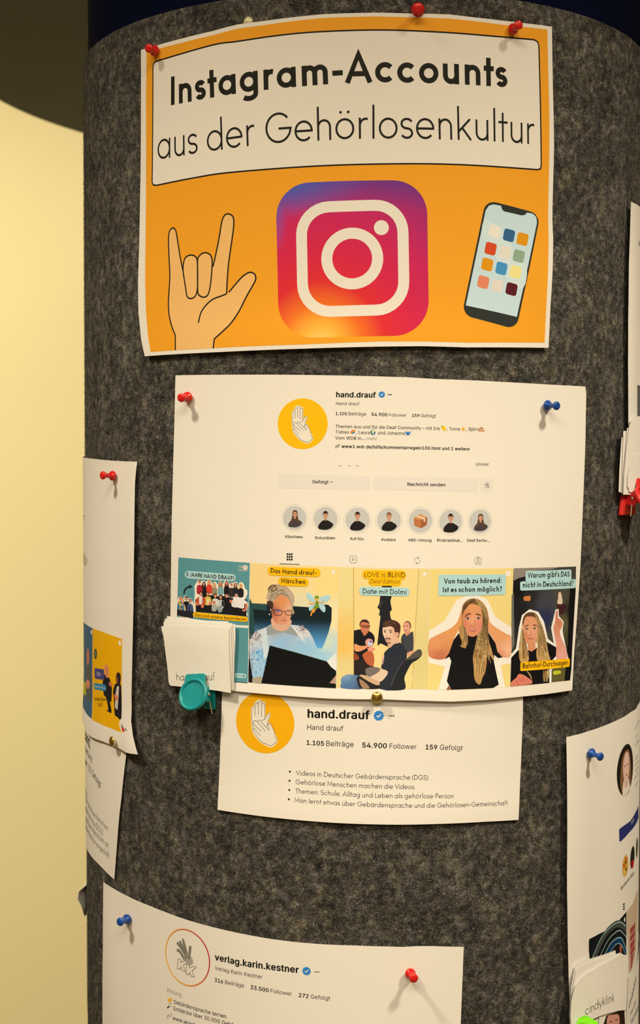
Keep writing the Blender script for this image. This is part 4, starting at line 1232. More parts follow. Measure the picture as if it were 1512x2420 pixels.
# left man
i.poly(z(cr([(320, 1050), (410, 1035), (540, 1060), (620, 1140), (615, 1250), (540, 1320), (500, 1400), (460, 1500), (330, 1500), (303, 1400), (303, 1080)], 3, True)), ob(28, 26, 28), 3)
i.poly(z([(303, 1490), (520, 1480), (600, 1600), (640, 1640), (500, 1750), (303, 1760)]), ob(44, 34, 30), 3)
i.poly(z(cr([(440, 1420), (560, 1360), (615, 1450), (605, 1600), (520, 1580), (460, 1500)], 3, True)), ob(190, 95, 55), 4)
i.poly(z(cr([(303, 1400), (350, 1420), (385, 1480), (350, 1510), (303, 1500)], 3, True)), ob(150, 70, 40), 4)
i.poly(z(cr([(315, 1260), (400, 1290), (500, 1290), (505, 1320), (400, 1375), (315, 1365)], 3, True)), ob(232, 150, 95), 5)
i.poly(z(cr([(480, 1220), (520, 1180), (580, 1190), (600, 1240), (590, 1310), (520, 1310), (490, 1270)], 3, True)), ob(225, 150, 125), 6)
i.poly(z(ell(555, 1250, 38, 40)), ob(200, 195, 210), 7); i.poly(z(ell(565, 1225, 18, 14)), ob(70, 70, 120), 8)
i.poly(z(cr([(510, 1320), (560, 1330), (630, 1320), (600, 1370), (540, 1375)], 3, True)), ob(232, 140, 110), 6)
i.poly(z(ell(468, 960, 78, 82)), ob(64, 42, 34), 5); i.poly(z(cr([(405, 960), (430, 920), (530, 940), (548, 1000), (530, 1070), (485, 1110), (430, 1080), (402, 1010)], 3, True)), ob(205, 118, 78), 6)
i.stroke(z(rquad([(440, 975), (490, 978), (488, 1005), (445, 1002)], 8, 3)), 0.0004, ob(50, 25, 20), 8, True); i.stroke(z(rquad([(500, 978), (548, 975), (545, 1002), (505, 1005)], 8, 3)), 0.0004, ob(50, 25, 20), 8, True)
i.stroke(z([(410, 975), (440, 982)]), 0.0004, ob(50, 25, 20), 8)
i.poly(z(ell(490, 1052, 26, 10, 8)), ob(120, 45, 35), 7); i.stroke(z([(470, 1047), (510, 1052)]), 0.0003, ob(235, 215, 195), 8)
i.poly(z([(430, 1100), (500, 1110), (470, 1140)]), ob(190, 105, 70), 5)
# right person
i.poly(z(cr([(1065, 1110), (1120, 1090), (1190, 1080), (1225, 1090), (1220, 1380), (1130, 1420), (1050, 1300), (1035, 1180)], 3, True)), ob(66, 64, 64), 3)
i.poly(z(cr([(1130, 1400), (1220, 1365), (1230, 1400), (1140, 1445)], 3, True)), ob(222, 155, 110), 4)
i.poly(z(ell(1130, 980, 62, 76)), ob(120, 84, 60), 4); i.poly(z(ell(1118, 1000, 55, 78)), ob(226, 155, 118), 5); i.poly(z([(1090, 1060), (1175, 1040), (1180, 1090), (1120, 1140), (1100, 1110)]), ob(212, 140, 102), 4)
eyes(i, (1085, 985), (1135, 985), 26, 6, z); i.stroke(z(cr([(1080, 1045), (1105, 1055), (1130, 1045)], 3)), 0.0004, ob(150, 70, 60), 6)
# front man
i.poly(z(cr([(850, 1320), (940, 1240), (1020, 1240), (1100, 1330), (1125, 1450), (1090, 1600), (1000, 1800), (1090, 1962), (700, 1955), (760, 1700), (725, 1620), (770, 1480), (775, 1400)], 3, True)), ob(42, 46, 50), 7)
i.poly(z(cr([(735, 1480), (770, 1420), (775, 1500), (745, 1580)], 3, True)), ob(225, 180, 150), 7)
i.poly(z(cr([(830, 1250), (980, 1150), (1010, 1240), (930, 1260), (860, 1320)], 3, True)), ob(228, 170, 130), 8)
i.poly(z(cr([(755, 1000), (800, 950), (930, 950), (975, 1030), (1000, 1080), (980, 1180), (930, 1240), (870, 1262), (810, 1235), (775, 1160), (750, 1090)], 3, True)), shade_fn(B.sz(z([(800, 1100), (900, 1150), (960, 1100), (840, 1220)])), [ob(238, 200, 160), ob(230, 180, 140), ob(212, 155, 115), ob(222, 175, 138)], 2), 9, 0.003)
i.poly(z(cr([(748, 960), (790, 900), (880, 885), (960, 905), (1020, 960), (1025, 1040), (1000, 1150), (985, 1160), (975, 1080), (940, 1080), (920, 1010), (860, 985), (800, 1000), (760, 1000)], 3, True)), ob(72, 44, 36), 10)
strands(i, z([(760, 960), (850, 900), (960, 910)]), z([(780, 990), (870, 960), (1010, 1020)]), 24, [ob(110, 70, 50), ob(50, 32, 28), ob(140, 92, 62)], 0.00022, 11, 0.7)
eyes(i, (785, 1075), (872, 1080), 40, 11, z)
i.stroke(z([(765, 1050), (800, 1042)]), 0.0004, ob(80, 55, 45), 12); i.stroke(z([(845, 1050), (895, 1048)]), 0.0004, ob(80, 55, 45), 12)
i.stroke(z(cr([(818, 1085), (800, 1140), (815, 1155)], 4)), 0.0003, ob(190, 130, 95), 11)
i.stroke(z(cr([(790, 1185), (830, 1172), (872, 1188)], 4)), 0.00085, ob(120, 75, 58), 11); i.stroke(z(cr([(800, 1200), (830, 1206), (860, 1200)], 4)), 0.0004, ob(205, 120, 100), 11)
i.poly(z(ell(845, 1245, 32, 14)), ob(150, 105, 80), 11); i.poly(z(ell(985, 1110, 16, 32)), ob(222, 160, 120), 11)
i.poly(z(cr([(725, 1650), (830, 1690), (790, 1780), (700, 1850), (570, 1790), (580, 1760), (690, 1700)], 3, True)), ob(226, 190, 150), 8)
i.poly(z(cr([(480, 1660), (560, 1620), (690, 1630), (700, 1680), (570, 1770), (500, 1740)], 3, True)), ob(120, 105, 92), 6)
i.poly(z(cr([(110, 1790), (200, 1735), (330, 1745), (420, 1780), (480, 1950), (120, 1948), (105, 1870)], 3, True)), shade_fn(B.sz(z([(200, 1760), (350, 1800), (200, 1920), (420, 1920)])), [ob(120, 150, 170), ob(92, 118, 140), ob(80, 110, 140), ob(60, 72, 96)], 2), 5, 0.004)
# office chair
i.poly(z(cr([(1060, 1530), (1180, 1440), (1290, 1350), (1350, 1360), (1350, 1440), (1280, 1510), (1200, 1560), (1120, 1700), (1085, 1800), (1095, 1962), (850, 1960), (900, 1840), (1000, 1600)], 3, True)), ob(38, 38, 38), 9)
i.poly(z(cr([(1090, 1510), (1200, 1430), (1290, 1350), (1350, 1370), (1330, 1450), (1230, 1490)], 3, True)), ob(88, 78, 66), 10)
i.stroke(z(cr([(1070, 1530), (960, 1700), (870, 1930)], 4)), 0.0008, ob(70, 68, 64), 10)
i.poly(z(cr([(345, 1790), (400, 1765), (560, 1850), (700, 1900), (690, 1955), (420, 1950), (360, 1860)], 3, True)), ob(40, 36, 32), 8)
i.poly(z(cr([(400, 1760), (450, 1740), (600, 1800), (700, 1850), (690, 1900), (600, 1880)], 3, True)), ob(205, 165, 118), 9)
i.poly(z(cr([(385, 1810), (440, 1830), (520, 1900), (540, 1950), (430, 1940)], 3, True)), ob(160, 125, 85), 9)
i.poly(z([(1365, 195), (1400, 135), (1442, 160), (1410, 215), (1385, 210)]), ob(240, 222, 190), 3)
t3 = i.done()
caption(t3, B, 'caption', [z([(435, 112), (1110, 122), (1108, 262), (433, 248)]), z([(525, 236), (1040, 240), (1035, 362), (530, 352)])], MUST, 9,
        [('LOVE', z([(466, 218), (695, 221)]), dict(geo=0.075)), ('IS', z([(740, 222), (795, 223)]), dict(geo=0.08, cap=0.0023)), ('BLIND', z([(832, 223), (1098, 228)]), dict(geo=0.085)), ('Deaf Edition', z([(548, 318), (1005, 324)]), dict(geo=0.06, skew=0.2))], 'yellow caption pills')
caption(t3, B, 'caption', [z([(385, 372), (1168, 388), (1165, 520), (385, 505)])], CAPB, 9, [('Date mit Dolmi', z([(440, 478), (1115, 492)]), dict(geo=0.098))], 'pale green caption pill')

# ---- tile 4 : woman holding her head
z = Z(1000, 1330, 6.574)
HB = [ob(205, 165, 95), ob(150, 105, 55), ob(228, 195, 130), ob(120, 80, 42), ob(190, 140, 75)]
i = Ink(B, 'photo_tile', label='yellow picture of a long-haired woman in a black top holding her head')
i.poly(z([(112, 92), (1400, 85), (1350, 1925), (1085, 1945), (700, 1970), (60, 1975)]), ob(234, 204, 118), 0)
i.poly(z([(90, 1060), (330, 900), (520, 575), (690, 505), (850, 505), (1000, 575), (1120, 840), (1375, 1010), (1365, 1560), (1205, 1590), (1270, 1930), (235, 1972), (335, 1610), (80, 1550)]), ob(238, 222, 192), 1)
AR = ob(224, 150, 88)
arm_f = shade_fn(B.sz(z([(200, 1250), (450, 1050), (250, 1450), (1200, 1100), (1300, 1350), (1200, 1430)])), [ob(226, 148, 90), ob(222, 150, 80), ob(196, 110, 72), ob(226, 152, 88), ob(238, 176, 128), ob(215, 140, 98)], 2)
i.poly(z(cr([(88, 1210), (200, 1130), (400, 1030), (520, 930), (570, 800), (610, 700), (625, 850), (610, 960), (540, 1060), (470, 1200), (400, 1400), (330, 1490), (200, 1500), (85, 1440)], 3, True)), arm_f, 3, 0.004)
i.poly(z(cr([(940, 680), (990, 720), (1015, 830), (1040, 930), (1150, 1020), (1300, 1110), (1362, 1150), (1360, 1440), (1250, 1470), (1160, 1420), (1120, 1250), (1030, 1100), (960, 980)], 3, True)), arm_f, 3, 0.004)
i.poly(z([(470, 1200), (545, 1100), (700, 1130), (900, 1120), (1010, 1080), (1120, 1250), (1150, 1380), (1230, 1470), (1160, 1480), (1100, 1430), (1092, 1520), (1172, 1892), (1085, 1945), (440, 1972), (365, 1840), (435, 1530), (405, 1460), (330, 1500), (400, 1400)]), ob(20, 18, 17), 4)
i.poly(z([(355, 1975), (395, 1900), (440, 1972)]), ob(150, 90, 60), 4)
i.poly(z(cr([(600, 760), (610, 660), (680, 580), (780, 552), (880, 580), (960, 670), (1000, 800), (1010, 900), (960, 1000), (920, 1100), (700, 1100), (640, 1050), (600, 950)], 3, True)), ob(160, 118, 62), 5)
i.poly(z(cr([(560, 1000), (620, 960), (680, 1100), (690, 1220), (660, 1320), (620, 1320), (570, 1290), (610, 1250), (560, 1120)], 3, True)), ob(176, 130, 72), 5)
i.poly(z(cr([(860, 1080), (980, 980), (1000, 1100), (1010, 1200), (1060, 1350), (1100, 1530), (1000, 1400), (985, 1550), (960, 1700), (920, 1780), (885, 1885), (830, 1870), (790, 1780), (780, 1600), (770, 1480), (800, 1300), (830, 1180)], 3, True)), ob(184, 138, 78), 5)
face = [(612, 780), (625, 700), (690, 650), (780, 640), (860, 665), (900, 740), (918, 860), (915, 960), (890, 1050), (830, 1120), (760, 1150), (690, 1120), (640, 1040), (614, 920)]
fnf = shade_fn(B.sz(z([(760, 700), (640, 960), (870, 960), (760, 880), (770, 1100), (650, 800)])), [ob(222, 148, 88), ob(214, 120, 88), ob(220, 128, 95), ob(230, 160, 112), ob(212, 138, 90), ob(205, 128, 80)], 2)
i.poly(z(cr(face, 3, True)), fnf, 6, 0.003)
i.poly(z(cr([(606, 820), (612, 680), (690, 600), (790, 560), (880, 600), (960, 700), (1000, 830), (960, 980), (925, 1050), (930, 900), (900, 740), (850, 660), (740, 640), (660, 690)], 3, True)), ob(112, 78, 44), 7)
i.poly(z(cr([(850, 600), (930, 660), (985, 800), (960, 980), (930, 1060), (935, 900), (905, 740), (850, 650)], 3, True)), ob(200, 162, 90), 8)
strands(i, z([(800, 560), (890, 700), (920, 900), (880, 1100), (800, 1300), (790, 1550), (800, 1780)]), z([(900, 600), (990, 800), (1000, 1000), (1000, 1150), (1010, 1350), (960, 1600), (900, 1850)]), 110, HB, 0.00034, 9, 1.0, 12)
strands(i, z([(610, 960), (620, 1100), (600, 1200), (570, 1290)]), z([(640, 1000), (680, 1120), (690, 1240), (650, 1320)]), 30, HB, 0.00034, 9, 0.8)
strands(i, z([(610, 760), (640, 640), (760, 570)]), z([(650, 720), (720, 640), (860, 620)]), 22, [ob(110, 74, 40), ob(150, 105, 55), ob(85, 58, 34)], 0.0003, 8, 0.6)
strands(i, z([(1000, 1100), (1020, 1250), (1090, 1500)]), z([(985, 1200), (1000, 1400), (1030, 1700)]), 8, HB, 0.00024, 9, 0.8)
eyes(i, (690, 865), (855, 862), 66, 10, z)
i.stroke(z(cr([(650, 838), (690, 800), (735, 792)], 4)), 0.0008, ob(110, 62, 35), 11); i.stroke(z(cr([(810, 800), (850, 800), (890, 822)], 4)), 0.0008, ob(110, 62, 35), 11)
i.stroke(z(cr([(790, 880), (800, 960), (780, 990), (745, 985), (730, 960)], 4)), 0.00035, ob(190, 110, 75), 10)
i.poly(z(cr([(700, 1045), (740, 1028), (770, 1035), (800, 1026), (835, 1040), (775, 1072)], 3, True)), ob(198, 98, 78), 10); i.stroke(z([(715, 1045), (770, 1040), (825, 1042)]), 0.00025, ob(235, 205, 180), 11)
i.poly(z(rquad([(1283, 125), (1357, 127), (1355, 215), (1282, 212)], 16, 3)), ob(240, 222, 190), 2)
i.poly(z([(1308, 155), (1335, 170), (1308, 186)]), ob(225, 200, 140), 3)
t4 = i.done()
caption(t4, B, 'caption', [z([(242, 182), (1285, 180), (1270, 495), (230, 512)])], CAPB, 3, [('Von taub zu hörend:', z([(320, 325), (1210, 312)]), dict(geo=0.135, cap=0.0034)), ('Ist es schon möglich?', z([(303, 458), (1215, 445)]), dict(geo=0.135, cap=0.0034))], 'pale green caption panel')

# ---- tile 5 : woman pointing up
z = Z(1200, 1330, 7.806)
i = Ink(B, 'photo_tile', label='dark picture of a long-haired woman in black pointing upwards')
i.poly(z([(105, 100), (1255, 68), (1250, 500), (1170, 1950), (1135, 2010), (1128, 2080), (1145, 2170), (805, 2205), (760, 2215), (400, 2250), (45, 2283), (60, 1500)]),
       shade_fn(B.sz(z([(400, 600), (700, 700), (1000, 1100), (1180, 900), (200, 900), (200, 500), (900, 2050), (1000, 600), (700, 1000), (1050, 1500)])), [ob(40, 38, 36), ob(66, 64, 66), ob(92, 86, 52), ob(20, 18, 18), ob(30, 28, 26), ob(20, 18, 16), ob(116, 106, 52), ob(76, 70, 52), ob(42, 46, 70), ob(70, 64, 38)], 3), 0, 0.0035)
i.poly(z([(105, 100), (960, 78), (800, 120), (500, 140), (330, 250), (200, 280), (110, 330)]), ob(140, 125, 106), 1)
i.poly(z([(1140, 480), (1248, 470), (1170, 1950), (1145, 2168), (1040, 2180), (1100, 1500)]), ob(18, 16, 15), 1)
i.poly(z([(66, 600), (105, 560), (118, 1500), (60, 1640)]), ob(110, 104, 88), 1)
i.poly(z(rquad([(285, 620), (420, 605), (410, 710), (290, 700)], 26, 4)), ob(205, 118, 60), 2)
i.poly(z(cr([(930, 560), (975, 550), (1005, 750), (910, 750), (925, 650)], 3, True)), ob(222, 188, 150), 2); i.poly(z(cr([(900, 780), (1060, 770), (1050, 900), (950, 960)], 3, True)), ob(64, 30, 30), 2)
i.poly(z(cr([(840, 2000), (960, 1990), (970, 2040), (850, 2065)], 3, True)), ob(196, 190, 40), 2)
i.poly(z([(805, 1950), (1050, 1930), (1035, 2180), (805, 2203)]), ob(98, 88, 44), 1)
white = ob(240, 226, 200)
i.poly(z([(55, 1690), (150, 1580), (205, 1180), (258, 965), (398, 855), (560, 905), (665, 1090), (735, 1400), (845, 1490), (795, 1200), (875, 865), (932, 848), (938, 985), (1028, 1085), (1005, 1250), (1055, 1500), (1112, 1760), (1110, 1900), (805, 1960), (800, 2205), (400, 2250), (45, 2283)]), white, 3)
i.poly(z([(60, 1750), (190, 1610), (330, 1620), (480, 1600), (700, 1450), (890, 1560), (885, 1720), (830, 1780), (760, 1900), (760, 2215), (400, 2250), (45, 2283)]), ob(18, 16, 17), 4)
i.poly(z(cr([(868, 1080), (885, 900), (915, 885), (918, 1010), (960, 1040), (1005, 1090), (1000, 1180), (960, 1250), (975, 1370), (1060, 1560), (1090, 1760), (900, 1790), (890, 1550), (860, 1350), (835, 1200)], 3, True)), shade_fn(B.sz(z([(900, 950), (920, 1150), (950, 1500), (1000, 1700)])), [ob(205, 110, 75), ob(214, 140, 98), ob(226, 152, 118), ob(230, 160, 135)], 2), 5, 0.004)
for l in ([(900, 1060), (920, 1130), (905, 1190)], [(940, 1080), (950, 1140), (930, 1190)], [(870, 1090), (895, 1110)]): i.stroke(z(cr(l, 3)), 0.0003, ob(160, 85, 60), 6)
i.poly(z(cr([(275, 1020), (330, 940), (400, 910), (500, 930), (580, 1050), (640, 1200), (700, 1400), (740, 1650), (770, 1800), (560, 1820), (520, 1650), (540, 1480), (330, 1500), (380, 1650), (370, 1830), (230, 1830), (200, 1600), (230, 1350)], 3, True)), ob(192, 150, 84), 5)
face = [(282, 1250), (275, 1080), (320, 1010), (420, 990), (500, 1020), (545, 1120), (550, 1280), (535, 1400), (480, 1480), (410, 1505), (340, 1470), (295, 1380)]
i.poly(z([(360, 1450), (500, 1450), (510, 1590), (430, 1640), (370, 1600)]), ob(214, 140, 92), 6)
i.poly(z(cr(face, 3, True)), shade_fn(B.sz(z([(400, 1080), (320, 1350), (500, 1320), (410, 1280), (410, 1460)])), [ob(222, 148, 100), ob(206, 122, 84), ob(226, 152, 108), ob(232, 162, 118), ob(215, 142, 95)], 2), 7, 0.003)
i.poly(z(cr([(272, 1180), (275, 1040), (330, 940), (400, 912), (500, 930), (580, 1050), (600, 1250), (560, 1400), (545, 1150), (490, 1010), (400, 990), (320, 1010)], 3, True)), ob(98, 66, 38), 8)
strands(i, z([(470, 940), (540, 1100), (560, 1350), (530, 1550), (560, 1800)]), z([(560, 1000), (640, 1200), (700, 1450), (740, 1650), (770, 1790)]), 70, HB, 0.00034, 9, 0.8, 10)
strands(i, z([(265, 1100), (240, 1300), (205, 1550), (230, 1820)]), z([(290, 1380), (330, 1500), (380, 1680), (370, 1820)]), 44, HB, 0.00034, 9, 0.8, 10)
strands(i, z([(650, 1980), (640, 2100), (660, 2220)]), z([(745, 1970), (745, 2100), (730, 2215)]), 20, HB, 0.00034, 9, 0.6)
strands(i, z([(340, 2000), (400, 2080), (440, 2170)]), z([(370, 2000), (420, 2060), (445, 2160)]), 5, HB, 0.00024, 9, 0.6)
eyes(i, (345, 1222), (488, 1212), 58, 10, z)
i.stroke(z(cr([(310, 1185), (340, 1158), (378, 1150)], 4)), 0.0006, ob(100, 58, 36), 11); i.stroke(z(cr([(458, 1148), (495, 1148), (528, 1165)], 4)), 0.0006, ob(100, 58, 36), 11)
i.stroke(z(cr([(420, 1240), (432, 1320), (405, 1345), (380, 1335)], 4)), 0.00035, ob(190, 110, 78), 10)
i.stroke(z(cr([(360, 1405), (410, 1396), (465, 1400)], 4)), 0.0007, ob(190, 95, 78), 10)
i.poly(z(cr([(45, 2280), (60, 2200), (150, 2120), (200, 2050), (290, 2070), (380, 2130), (445, 2180), (430, 2230), (300, 2255), (150, 2270)], 3, True)), ob(215, 120, 90), 9)
for l in ([(200, 2130), (260, 2200)], [(260, 2120), (310, 2190)], [(140, 2160), (200, 2250)]): i.stroke(z(l), 0.0004, ob(175, 80, 60), 10)
i.poly(z([(760, 1990), (803, 1985), (800, 2206), (760, 2214)]), white, 10)
t5 = i.done()
caption(t5, B, 'caption', [z([(325, 150), (1165, 122), (1168, 330), (320, 345)]), z([(222, 345), (1248, 300), (1245, 465), (222, 515)])], CAPB, 4, [('Warum gibt\'s DAS', z([(362, 280), (1130, 255)]), dict(geo=0.13, cap=0.0036)), ('nicht in Deutschland?', z([(272, 458), (1198, 425)]), dict(geo=0.13, cap=0.0036))], 'pale green caption panel')
caption(t5, B, 'caption', [z([(228, 1835), (1138, 1762), (1132, 1918), (225, 1998)])], MUST, 3, [('Bahnhof-Durchsagen', z([(268, 1952), (1098, 1882)]), dict(geo=0.115, cap=0.0034))], 'yellow caption panel')
# ---------------------------------------------------------------- C : the strip below
offC = bumps(0.0011, (0.0, -0.24, 0.2, 0.02, 0.0012))
C = Sheet('profile_strip', [(525, 1628), (1236, 1632), (1235, 1700), (1231, 1800), (1225, 1937.5), (1145, 1942), (1040, 1947), (946, 1949), (797, 1945), (648, 1932.5), (513.9, 1913.7), (517, 1850), (522, 1720)], offC,
          'white paper strip with a yellow disc and bullet list, tucked under the profile printout', 'paper')
i = Ink(C, 'profile_picture', label='yellow disc with two line-drawn hands')
i.disc(625, 1707.5, 0.0203, ob(242, 168, 12), 1)
two_hands(i, 625, 1708, 1.24, 0.00026)
i.done()
i = Ink(C, 'profile_text', label='black profile lettering')
bt('hand.drauf', 726.7, 1695.6, 873, 1699.6, 0.028)
verified(i, 894.8, 1691.3, 0.0032); dots3(i, 925.6, 1691.6, 4.6, 0.00045)
bt('Hand drauf', 725.7, 1724.2, 811, 1727.6, 0, DK)
bt('1.105', 724, 1760, 765.4, 1762.4, 0.021); bt('Beiträge', 770.8, 1762.8, 835.3, 1765, 0, DK)
bt('54.900', 855.7, 1766.4, 913.7, 1768.4, 0.021); bt('Follower', 920, 1768.6, 983.6, 1770.4, 0, DK)
bt('159', 1005, 1770.8, 1032.7, 1771.5, 0.021); bt('Gefolgt', 1038.7, 1771.8, 1092.8, 1773.3, 0, DK)
i.done()
i = Ink(C, 'bullet_list', label='four lines of light lettering with bullets')
for s_, p in (('Videos in Deutscher Gebärdensprache (DGS)', [(699.4, 1831.8), (850, 1840), (1011, 1843.2)]), ('Gehörlose Menschen machen die Videos.', [(698.4, 1853), (840, 1861.5), (981, 1865.2)]),
              ('Themen: Schule, Alltag und Leben als gehörlose Person', [(697.4, 1874.5), (880, 1885), (1071.4, 1886.9)]),
              ('Man lernt etwas über Gebärdensprache und die Gehörlosen-Gemeinschaft.', [(696.4, 1896.3), (830, 1905), (971, 1909), (1100, 1907), (1200.4, 1902.7)])):
    i.text(s_, p, DK, 1, geo=0.070)
for x, y in ((685, 1823.4), (684, 1845), (683.5, 1867), (682.5, 1888.8)): i.disc(x, y, 0.0007, DK, 1, n=12)
i.done()

# ---------------------------------------------------------------- D, E : the two sheets on the left
offE = bumps(0.0010, (-0.17, -0.27, 0.025, 0.05, 0.0035))
E_ = Sheet('profile_strip', [(200, 1700), (299, 1700), (298.8, 1778), (291.4, 1839), (286.4, 1889), (281.5, 1930), (275.7, 2004), (270, 2078.8), (259, 2069), (242.6, 2052.4), (230, 2039), (216, 2024), (205.5, 2006), (199, 1996), ('', -0.42, -0.305), ('', -0.42, -0.205)], offE,
           'long white paper strip below the left sheet, curling at its lower tip', 'paper')
i = Ink(E_, 'profile_text', label='slanting black lettering')
i.text('verband.', [(188, 1722), (200.5, 1746), (213.7, 1772)], BLACK, 1, bold=0.028)
i.text('Landesverband', [(190, 1755), (200.5, 1774), (217, 1804)], DK, 1)
i.text('Follower   221 Gefolgt', [(198, 1797), (212, 1824), (237.7, 1863)], DK, 1, bold=0.006)
i.text('gehörlos.', [(199, 1868), (203, 1879), (207, 1891)], DK, 1, geo=0.06)
i.text('Videos über gehörlose Menschen.', [(196, 1880), (206, 1900), (222, 1930), (256, 1966)], DK, 1, geo=0.06)
i.text('in Gebärdensprache (DGS).', [(196, 1900), (207, 1925), (222, 1952), (243.5, 1975.5)], DK, 1, geo=0.06)
i.text('bietet gehörlosen Menschen an.', [(196, 1922), (207, 1948), (225, 1975), (257.5, 2007)], DK, 1, geo=0.06)
i.text('mit Gebärdensprache vorgestellt.', [(196, 1942), (207, 1968), (225, 1997), (259, 2031)], DK, 1, geo=0.06)
i.done()
offD = bumps(0.0018, (-0.168, -0.10, 0.02, 0.12, 0.0022), (-0.168, -0.207, 0.02, 0.02, 0.0045), (-0.28, -0.205, 0.09, 0.02, 0.0016))
D = Sheet('printout', [(194, 1080), (210, 1083), (226, 1084.8), (250, 1087.5), (275.7, 1089.4), (300, 1090.5), (324, 1091), (321, 1115), (318.7, 1143), (317.5, 1210), (317, 1275), (315.5, 1370), (315, 1440), (313.5, 1500), (312, 1572), (310.5, 1640), (309.6, 1704.5), (313.7, 1737.5), (319, 1760), (325.8, 1783),
           (298.8, 1778.8), (282, 1769), (262, 1760), (242.6, 1752), (228, 1747), (216, 1741.7), (205, 1732), (196, 1706), ('', -0.42, -0.203), ('', -0.42, 0.002)], offD,
          'white printout with a yellow picture, wrapping round the left side of the column', 'paper')
z = Z(160, 1440, 6.05)
YEL = ob(236, 168, 8)
i = Ink(D, 'photo_tile', label='yellow picture with two people in dark suits talking')
i.poly(z([(358, 270), (470, 312), (600, 360), (777, 425), (773, 1000), (768, 1560), (738, 1600), (735, 1660), (768, 1765), (600, 1695), (470, 1640), (347, 1578), (352, 900)]), YEL, 0)
i.poly(z(rquad([(727, 445), (762, 455), (762, 522), (727, 512)], 12, 3)), PAPER, 1)
i.poly(z(ell(398, 637, 22, 76)), ob(66, 62, 50), 1); i.poly(z(ell(398, 637, 12, 50)), ob(110, 110, 90), 2)
i.poly(z(cr([(548, 785), (575, 820), (585, 900), (580, 975), (545, 965), (530, 880), (530, 820)], 3, True)), ob(215, 130, 90), 2)
i.poly(z(cr([(525, 930), (560, 960), (600, 990), (620, 1080), (632, 1140), (625, 1320), (605, 1320), (628, 1480), (560, 1450), (548, 1440), (580, 1430), (548, 1260), (517, 1225), (500, 1050)], 3, True)), ob(34, 30, 32), 1)
i.poly(z(cr([(590, 1040), (640, 1065), (640, 1090), (600, 1100)], 3, True)), ob(205, 110, 70), 2)
i.poly(z(cr([(720, 900), (755, 930), (757, 1020), (740, 1085), (700, 1060), (690, 980), (700, 920)], 3, True)), ob(45, 35, 32), 2)
i.poly(z(cr([(700, 960), (716, 975), (720, 1040), (700, 1055), (692, 1010)], 3, True)), ob(120, 70, 50), 3)
i.poly(z(cr([(690, 1060), (740, 1080), (765, 1110), (768, 1555), (700, 1530), (672, 1500), (660, 1270), (648, 1180), (665, 1100)], 3, True)), ob(33, 28, 30), 1)
i.poly(z([(705, 1100), (735, 1100), (712, 1440), (675, 1400), (685, 1200)]), ob(210, 190, 165), 2)
i.poly(z(cr([(668, 1215), (700, 1225), (720, 1270), (712, 1310), (675, 1270)], 3, True)), ob(225, 120, 75), 3)
i.poly(z(rquad([(383, 838), (518, 858), (525, 1008), (388, 992)], 14, 3)), ob(72, 66, 110), 4)
i.text('EUD-', z([(418, 945), (480, 957)]), PAPER, 5, bold=0.01)
i.poly(z(rquad([(372, 1050), (550, 1078), (552, 1170), (374, 1142)], 30, 4)), ob(40, 130, 150), 4)
i.text('Generalversammlung', z([(382, 1112), (543, 1142)]), PAPER, 5, bold=0.01)
i.text('Larnaka/Zypern', z([(382, 1300), (552, 1312)]), TX, 4, bold=0.01)
i.text('Teil 2', z([(432, 1385), (500, 1392)]), TX, 4, bold=0.01)
i.done()
i = Ink(D, 'photo_tile', label='blue picture with a bald person in a grey jumper')
i.poly(z([(205, 150), (218, 165), (270, 220), (356, 270), (350, 900), (343, 1565), (290, 1520), (240, 1440), (218, 1390), (200, 1330)]), ob(58, 92, 108), 0)
i.poly(z(ell(290, 680, 18, 120)), ob(200, 115, 80), 2)
i.poly(z(cr([(285, 770), (325, 810), (338, 950), (335, 1300), (300, 1310), (270, 1270), (258, 1000), (262, 830)], 3, True)), ob(84, 84, 74), 1)
i.poly(z(cr([(285, 1000), (315, 1040), (310, 1110), (285, 1140), (262, 1050)], 3, True)), ob(215, 130, 95), 2)
i.poly(z([(215, 1020), (262, 1050), (262, 1230), (215, 1205)]), ob(190, 170, 30), 3)
i.poly(z(ell(340, 328, 10, 34)), PAPER, 2)
i.done()
i = Ink(D, 'sticker', label='small red and black mark')
i.poly(z(ell(793, 1722, 17, 34, -20)), ob(200, 40, 35), 2)
i.stroke(z([(760, 1650), (772, 1690), (790, 1680), (776, 1640)]), 0.0006, TX, 2); i.poly(z([(820, 1690), (845, 1730), (835, 1740), (818, 1710)]), TX, 2)
i.done(); i = Ink(D, 'printed_area', label='faint print at the edge')
i.stroke([(195, 1215), (201, 1222)], 0.0010, ob(130, 130, 100), 1); i.stroke([(195, 1226), (198, 1229)], 0.0008, ob(150, 140, 110), 1)
i.poly(ell(199, 1322, 6, 16, -12), ob(200, 180, 140), 1); i.stroke([(206, 1318), (207.5, 1327)], 0.0005, TX, 2)
i.done()

